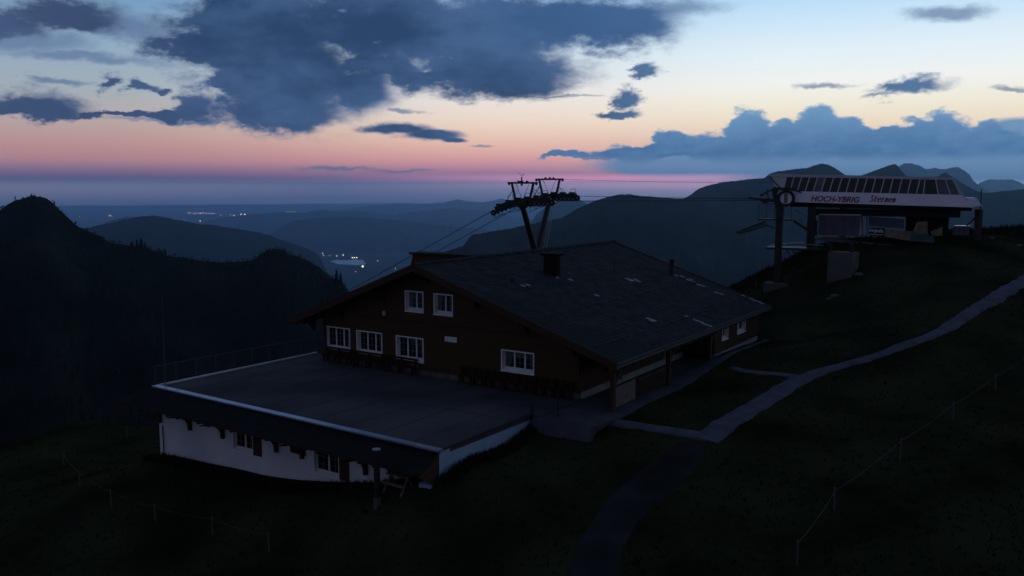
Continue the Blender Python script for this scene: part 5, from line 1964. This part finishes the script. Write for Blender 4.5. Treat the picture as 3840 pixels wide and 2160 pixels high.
# concrete block
bk = thing('concrete_block', 'pale grey concrete box standing in the grass under the lift station', 'block', tuple(S(5.1, 0, 3)))
pb0 = ong(3148, 1050)
sb_, vb_ = (pb0 - S0) @ su, (pb0 - S0) @ sv
b0_, b1_ = st(3105, 944, vb_), st(3193, 1046, vb_)
mb = MB()
mb.hexa([S(b0_[0], vb_, b1_[1] - 1.2), S(b1_[0], vb_, b1_[1] - 1.2), S(b1_[0] + .35, vb_ + 1.6, b1_[1] - 1.2), S(b0_[0] + .3, vb_ + 1.6, b1_[1] - 1.2),
         S(b0_[0] + .02, vb_, b0_[1] + .0), S(b1_[0], vb_, b0_[1] - .05), S(b1_[0] + .35, vb_ + 1.6, b0_[1] - .05), S(b0_[0] + .3, vb_ + 1.6, b0_[1] - .02)])
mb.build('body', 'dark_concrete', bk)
for q0, q1 in ((b0_[0] + .05, .5), (b1_[0] - .2, .9)):
    sbox(MB(), q0, q0 + .2, vb_ + .2, vb_ + .4, b0_[1] - .04, b0_[1] + q1).build('post', 'steel', bk)
# sign
sg = thing('advert_sign', 'black sign with white lettering on the fence below the lift station', 'sign', tuple(S(7.9, .6, 6.5)))
a, b = st(3258, 853, .6), st(3317, 885, .6)
sbox(MB(), a[0], b[0], .60, .66, b[1], a[1]).build('board', 'black_sign', sg)
w_s = b[0] - a[0]
h_s = a[1] - b[1]
letters('impuls', .42, a[0] + w_s * .05, b[1] + h_s * .50, 0, .004, 'white_paint', sg, v=.585, tilt=-.05, width=w_s * .86)
letters('unisport.com', .16, a[0] + w_s * .05, b[1] + h_s * .13, 0, 0, 'white_paint', sg, v=.585, tilt=-.03, width=w_s * .84)
# tarpaulin pads: yellowish boards and teal/white cover


def pad(name, lab, cat, px, v, m, t=.12, grp=None):
    pts = [S(st(x, y, v)[0], v, st(x, y, v)[1]) for x, y in px]
    return MB().prism(pts, sv * t).build(name, m, label=lab, category=cat, **({'group': grp} if grp else {}))


pad('padding_mat', 'long dull yellow crash mat right of the black sign', 'crash mat', [(3319, 888), (3319, 858), (3424, 868), (3418, 905)], .7, 'yellow_pad')
pad('padding_mat', 'tall beige panel leaning up to the station underside', 'crash mat', [(3420, 880), (3438, 832), (3478, 830), (3480, 880)], .9, 'yellow_pad')
pad('padding_mat', 'small beige panel left of the gap before the right columns', 'crash mat', [(3496, 886), (3490, 868), (3534, 850), (3535, 884)], 1.0, 'yellow_pad')
pad('tarpaulin', 'crumpled teal tarpaulin heaped below the beige panel', 'tarpaulin', [(3408, 905), (3420, 872), (3445, 882), (3470, 876), (3502, 890), (3504, 912), (3470, 908), (3440, 905)], .4, 'teal_pad', .5)
pad('net_screen', 'blue grey mesh screen between cabin and dark machinery', 'screen', [(3258, 846), (3258, 812), (3390, 822), (3392, 858)], 1.6, 'cabin', .06)
for xp in (3233, 3251):
    a = st(xp, 800, .9)
    b = st(xp, 892, .9)
    MB().beam(S(a[0], .9, a[1]), S(b[0], .9, b[1]), .07, .07).build('post', 'steel', label='slim steel post %s of the black sign' % ('at the cabin corner left' if xp == 3233 else 'just left'), category='post', group='slim posts beside the sign')
a, b = st(3560, 888, 1.5), st(3650, 890, 1.5)
bt = thing('counter', 'grey counter with a bright top edge beside the red brown column', 'counter', tuple(S(14.1, 1.5, 6.6)))
a, b = st(3579, 847, 1.2), st(3637, 849, 1.2)
sbox(MB(), a[0], b[0], 1.2, 1.75, a[1] - .03, a[1] + .03).build('top', 'bright_metal', bt)
c_ = st(3570, 880, 1.2)
sbox(MB(), a[0] - .1, b[0] - .02, 1.3, 1.7, c_[1], a[1] - .031).build('body', 'cabin', bt)
for s_ in np.linspace(a[0], b[0], 4):
    sbox(MB(), s_ - .02, s_ + .02, 1.22, 1.3, c_[1], a[1] - .035).build('post', 'steel', bt)
a, b = st(3567, 882, 1.0), st(3760, 888, 1.0)
br_ = thing('barrier', 'dark horizontal pipe barrier at the right of the station', 'barrier', tuple(S(15, 1, 6)))
MB().beam(S(a[0], 1.0, a[1]), S(b[0], 1.0, b[1]), .09, .09).build('rail', 'steel', br_)
for s_ in np.linspace(a[0] + .1, b[0] - .1, 4):
    q = S(s_, 1.0, 0)
    MB().cyl((q[0], q[1], float(gz(q[0], q[1])) - .2), (q[0], q[1], a[1]), .035, 6).build('post', 'steel', br_)
a, b = st(3681, 710, 1.0), st(3681, 875, 1.0)
MB().cyl(S(a[0], 1.0, b[1] - .6), S(a[0], 1.0, a[1]), .07, 8, r2=.04).build('mast', 'steel', label='slim dark mast at the right end of the lift station', category='mast')
# small bits on the slope
for (x, y, h, lab) in [(2905, 1022, .35, 'small white capped marker at the foot of the left station column'), ]:
    v = ray(x, y)
    v = v / (v @ FH)
    p = CAM + v * 73.5
    zb = float(gz(p[0], p[1]))
    t = thing('marker', lab, 'marker', (p[0], p[1], zb))
    MB().cyl((p[0], p[1], zb - .3), (p[0], p[1], p[2]), .06, 8).build('stake', 'galv', t)
    MB().cyl((p[0], p[1], p[2]), (p[0], p[1], p[2] + .1), .16, 8).build('cap', 'white_paint', t)
p = ong(2836, 1084)
MB().cyl((p[0], p[1], p[2] - .2), (p[0] - .05, p[1], p[2] + .75), .03, 6).build('stake', 'grey_wood', label='thin grey stake in the grass left of the station footing', category='stake')


def boulder(x, y, r, lab, seed, m='stone'):
    p = ong(x, y)
    rg_ = np.random.RandomState(seed)
    mb = MB()
    nlat, nlon = 6, 9
    vs = []
    for i in range(nlat + 1):
        for j in range(nlon):
            th = math.pi * i / nlat
            ph = 6.283 * j / nlon
            k = r * (0.8 + .35 * rg_.rand())
            vs.append((p[0] + k * 1.3 * math.sin(th) * math.cos(ph), p[1] + k * math.sin(th) * math.sin(ph), p[2] + .15 * r + k * .6 * math.cos(th)))
    fs = [(i * nlon + j, i * nlon + (j + 1) % nlon, (i + 1) * nlon + (j + 1) % nlon, (i + 1) * nlon + j) for i in range(nlat) for j in range(nlon)]
    mb.add(vs, fs).build('boulder', m, label=lab, category='rock', group='rocks on the slope')


boulder(3222, 1032, .3, 'pale rock in the grass just right of the concrete box', 1)
boulder(3130, 1112, .26, 'pale rock lower down on the slope below the concrete box', 2)
boulder(3110, 1122, .18, 'smaller rock at the left foot of the lower slope rock', 3)
boulder(3717, 893, .22, 'upright pale stone on the crest right of the mast', 4)
boulder(3822, 922, .22, 'pale stone near the right edge on the crest', 5)
boulder(655, 1733, .16, 'small stone in the grass before the white annex wall', 6)

# ------------------------------------------------------------------ pasture fences


def fence(pts, labs, hs, lab_w, grp, post_m='grey_wood'):
    P = []
    for (x, y), lab, h in zip(pts, labs, hs):
        p = ong(x, y)
        P.append(p + U * (h * .88))
        t = MB().cyl((p[0], p[1], p[2] - .3), (p[0] + random.uniform(-.04, .04), p[1], p[2] + h), .032, 7, r2=.028)
        root = thing('fence_post', lab, 'fence post', tuple(p), grp)
        t.build('stake', post_m, root)
        MB().cyl((p[0], p[1], p[2] + h * .86), (p[0] + .07, p[1] - .02, p[2] + h * .88), .022, 6).build('insulator', 'rubber', root)
    mb = MB()
    for a, b in zip(P[:-1], P[1:]):
        mid = [a * (1 - t) + b * t - U * .10 * 4 * t * (1 - t) for t in np.linspace(0, 1, 9)]
        mb.tube(mid, .008, 4)
    mb.build('fence_wire', 'wire', label=lab_w, category='fence wire')


fence([(2990, 2120), (3130, 1914), (3375, 1728), (3575, 1573), (3731, 1462), (3880, 1360)],
      ['grey stake of the right pasture fence, lowest one near the bottom edge', 'leaning grey stake of the right pasture fence, second from the bottom', 'brightest stake of the right pasture fence, third from the bottom',
       'stake of the right pasture fence, fourth from the bottom', 'small stake of the right pasture fence below the climbing path', 'last stake of the right pasture fence at the right edge'],
      [.85, .85, .95, .85, .8, .8], 'thin sagging wire of the right pasture fence', 'stakes of the right pasture fence', 'stake')
fence([(240, 1745), (300, 1826), (419, 1900), (583, 1956), (799, 2006), (1010, 2070)],
      ['farthest stake of the left pasture fence, up the slope', 'second stake of the left pasture fence from the left', 'third stake of the left pasture fence from the left', 'fourth stake of the left pasture fence from the left',
       'fifth stake of the left pasture fence, near the lower edge', 'last right stake of the left pasture fence at the bottom'],
      [.8, .85, .85, .85, .85, .85], 'thin wire of the left pasture fence', 'stakes of the left pasture fence', 'grey_wood')
p = ong(477, 1645)
MB().cyl((p[0], p[1], p[2] - .3), (p[0], p[1], p[2] + .9), .035, 7).build('stake', 'grey_wood', label='lone stake on the meadow brow left of the annex', category='stake')
p = ong(350, 1585)
# ------------------------------------------------------------------ distant lights
ords = ['first', 'second', 'third', 'fourth', 'fifth', 'sixth', 'seventh', 'eighth', 'ninth', 'tenth']


def light(x, y, r, m, lab, grp, z=-886):
    d = ray(x, y)
    t = (z - HC) / d[2]
    p = CAM + d * t
    dist = np.linalg.norm(p - CAM)
    rr_ = r * .85 * dist / 3200
    root = thing('village_light', lab, 'light', (p[0], p[1], z), grp)
    mb = MB()
    nl, no = 5, 8
    vs = [(p[0] + rr_ * math.sin(math.pi * i / nl) * math.cos(6.283 * j / no), p[1] + rr_ * math.sin(math.pi * i / nl) * math.sin(6.283 * j / no), p[2] + rr_ * math.cos(math.pi * i / nl)) for i in range(nl + 1) for j in range(no)]
    mb.add(vs, [(i * no + j, i * no + (j + 1) % no, (i + 1) * no + (j + 1) % no, (i + 1) * no + j) for i in range(nl) for j in range(no)])
    mb.build('lamp', m, root)


g1_ = 'village lights beside the reservoir'
for i, (x, y, r, m) in enumerate([(1209, 950, 1.4, 'lamp_white'), (1214, 958, 1.3, 'lamp_white'), (1236, 958, .8, 'lamp_warm'), (1263, 960, .8, 'lamp_cool'), (1287, 956, 1.2, 'lamp_warm'),
                                  (1321, 966, 1.5, 'lamp_white'), (1329, 966, 1.9, 'lamp_white'), (1338, 966, 1.4, 'lamp_white')]):
    light(x, y, r, MATS and m, 'village light above the reservoir, %s from the left' % ords[i], g1_)
light(1360, 999, 3.0, 'lamp_green', 'brightest yellow green lamp just below the reservoir', g1_)
light(1416, 978, 1.0, 'lamp_red', 'dim red light right of the reservoir', g1_)
light(1334, 1019, .9, 'lamp_red', 'faint light below the bright lamp by the reservoir', g1_)
light(1483, 1007, 1.3, 'lamp_warm', 'single warm light just above the left slope of the chalet roof', g1_)
g2_ = 'town lights on the hazy lowland'
for i, (x, y, r, m) in enumerate([(297, 814, 1.1, 'lamp_warm'), (410, 809, 1.0, 'lamp_warm'), (417, 810, 1.2, 'lamp_warm'), (691, 825, .8, 'lamp_white'), (828, 806, .9, 'lamp_warm'), (865, 805, 1.1, 'lamp_warm'),
                                  (878, 808, 1.2, 'lamp_warm'), (904, 804, 1.4, 'lamp_cool'), (918, 804, 1.4, 'lamp_warm'), (971, 801, .7, 'lamp_warm')]):
    light(x, y, r, m, 'lowland town light, %s of the left row counted from the left' % ords[i], g2_, z=-780)
for i, x in enumerate((1073, 1079, 1086, 1098, 1104, 1109)):
    light(x, 794, .75, 'lamp_warm', 'tiny warm light in the tight row on the ridge line, %s from the left' % ords[i], g2_, z=-780)
for (x, y, r, m, lab) in [(751, 829, 1.5, 'lamp_white', 'lone bright white light on the crest of the nearest blue ridge'), (1518, 797, 1.3, 'lamp_warm', 'lone warm light left of the lift tower'),
                          (1658, 768, .7, 'lamp_red', 'faint pinkish light far left of the lift tower'), (1015, 743, .6, 'lamp_red', 'very faint high light on the horizon haze'),
                          (237, 775, .6, 'lamp_white', 'faint light right of the left summit'), (326, 777, .6, 'lamp_warm', 'faint light further right of the left summit'),
                          (734, 787, .8, 'lamp_warm', 'faint light above the glowing lowland strip')]:
    light(x, y, r, m, lab, g2_, z=-780)
rgt2 = random.Random(2)
for i in range(9):
    light(702 + i * 12 + rgt2.uniform(-3, 3), 799 + rgt2.uniform(-2.5, 3), .8, 'lamp_warm' if i % 3 else 'lamp_red', 'dim warm light in the glowing lowland strip, %s from the left' % ords[i], g2_, z=-780)

# ------------------------------------------------------------------ haze
hz = bpy.data.materials.new('haze')
hz.use_nodes = True
ht = hz.node_tree
for q in list(ht.nodes):
    ht.nodes.remove(q)
ho = ht.nodes.new('ShaderNodeOutputMaterial')
hv = ht.nodes.new('ShaderNodeVolumePrincipled')
hv.inputs['Color'].default_value = (0.36, 0.65, 1.0, 1)
hv.inputs['Density'].default_value = 5.0e-5
hv.inputs['Anisotropy'].default_value = 0.76
ht.links.new(hv.outputs[0], ho.inputs['Volume'])
MATS['haze'] = hz
hb = MB().box(-46500, 46500, -46500, 46500, -932, 312)
haze = hb.build('haze', 'haze', origin=(0, 0, 0))
haze['kind'] = 'stuff'
haze['label'] = 'blue morning haze filling the air over valleys and lowland'
haze['category'] = 'haze'
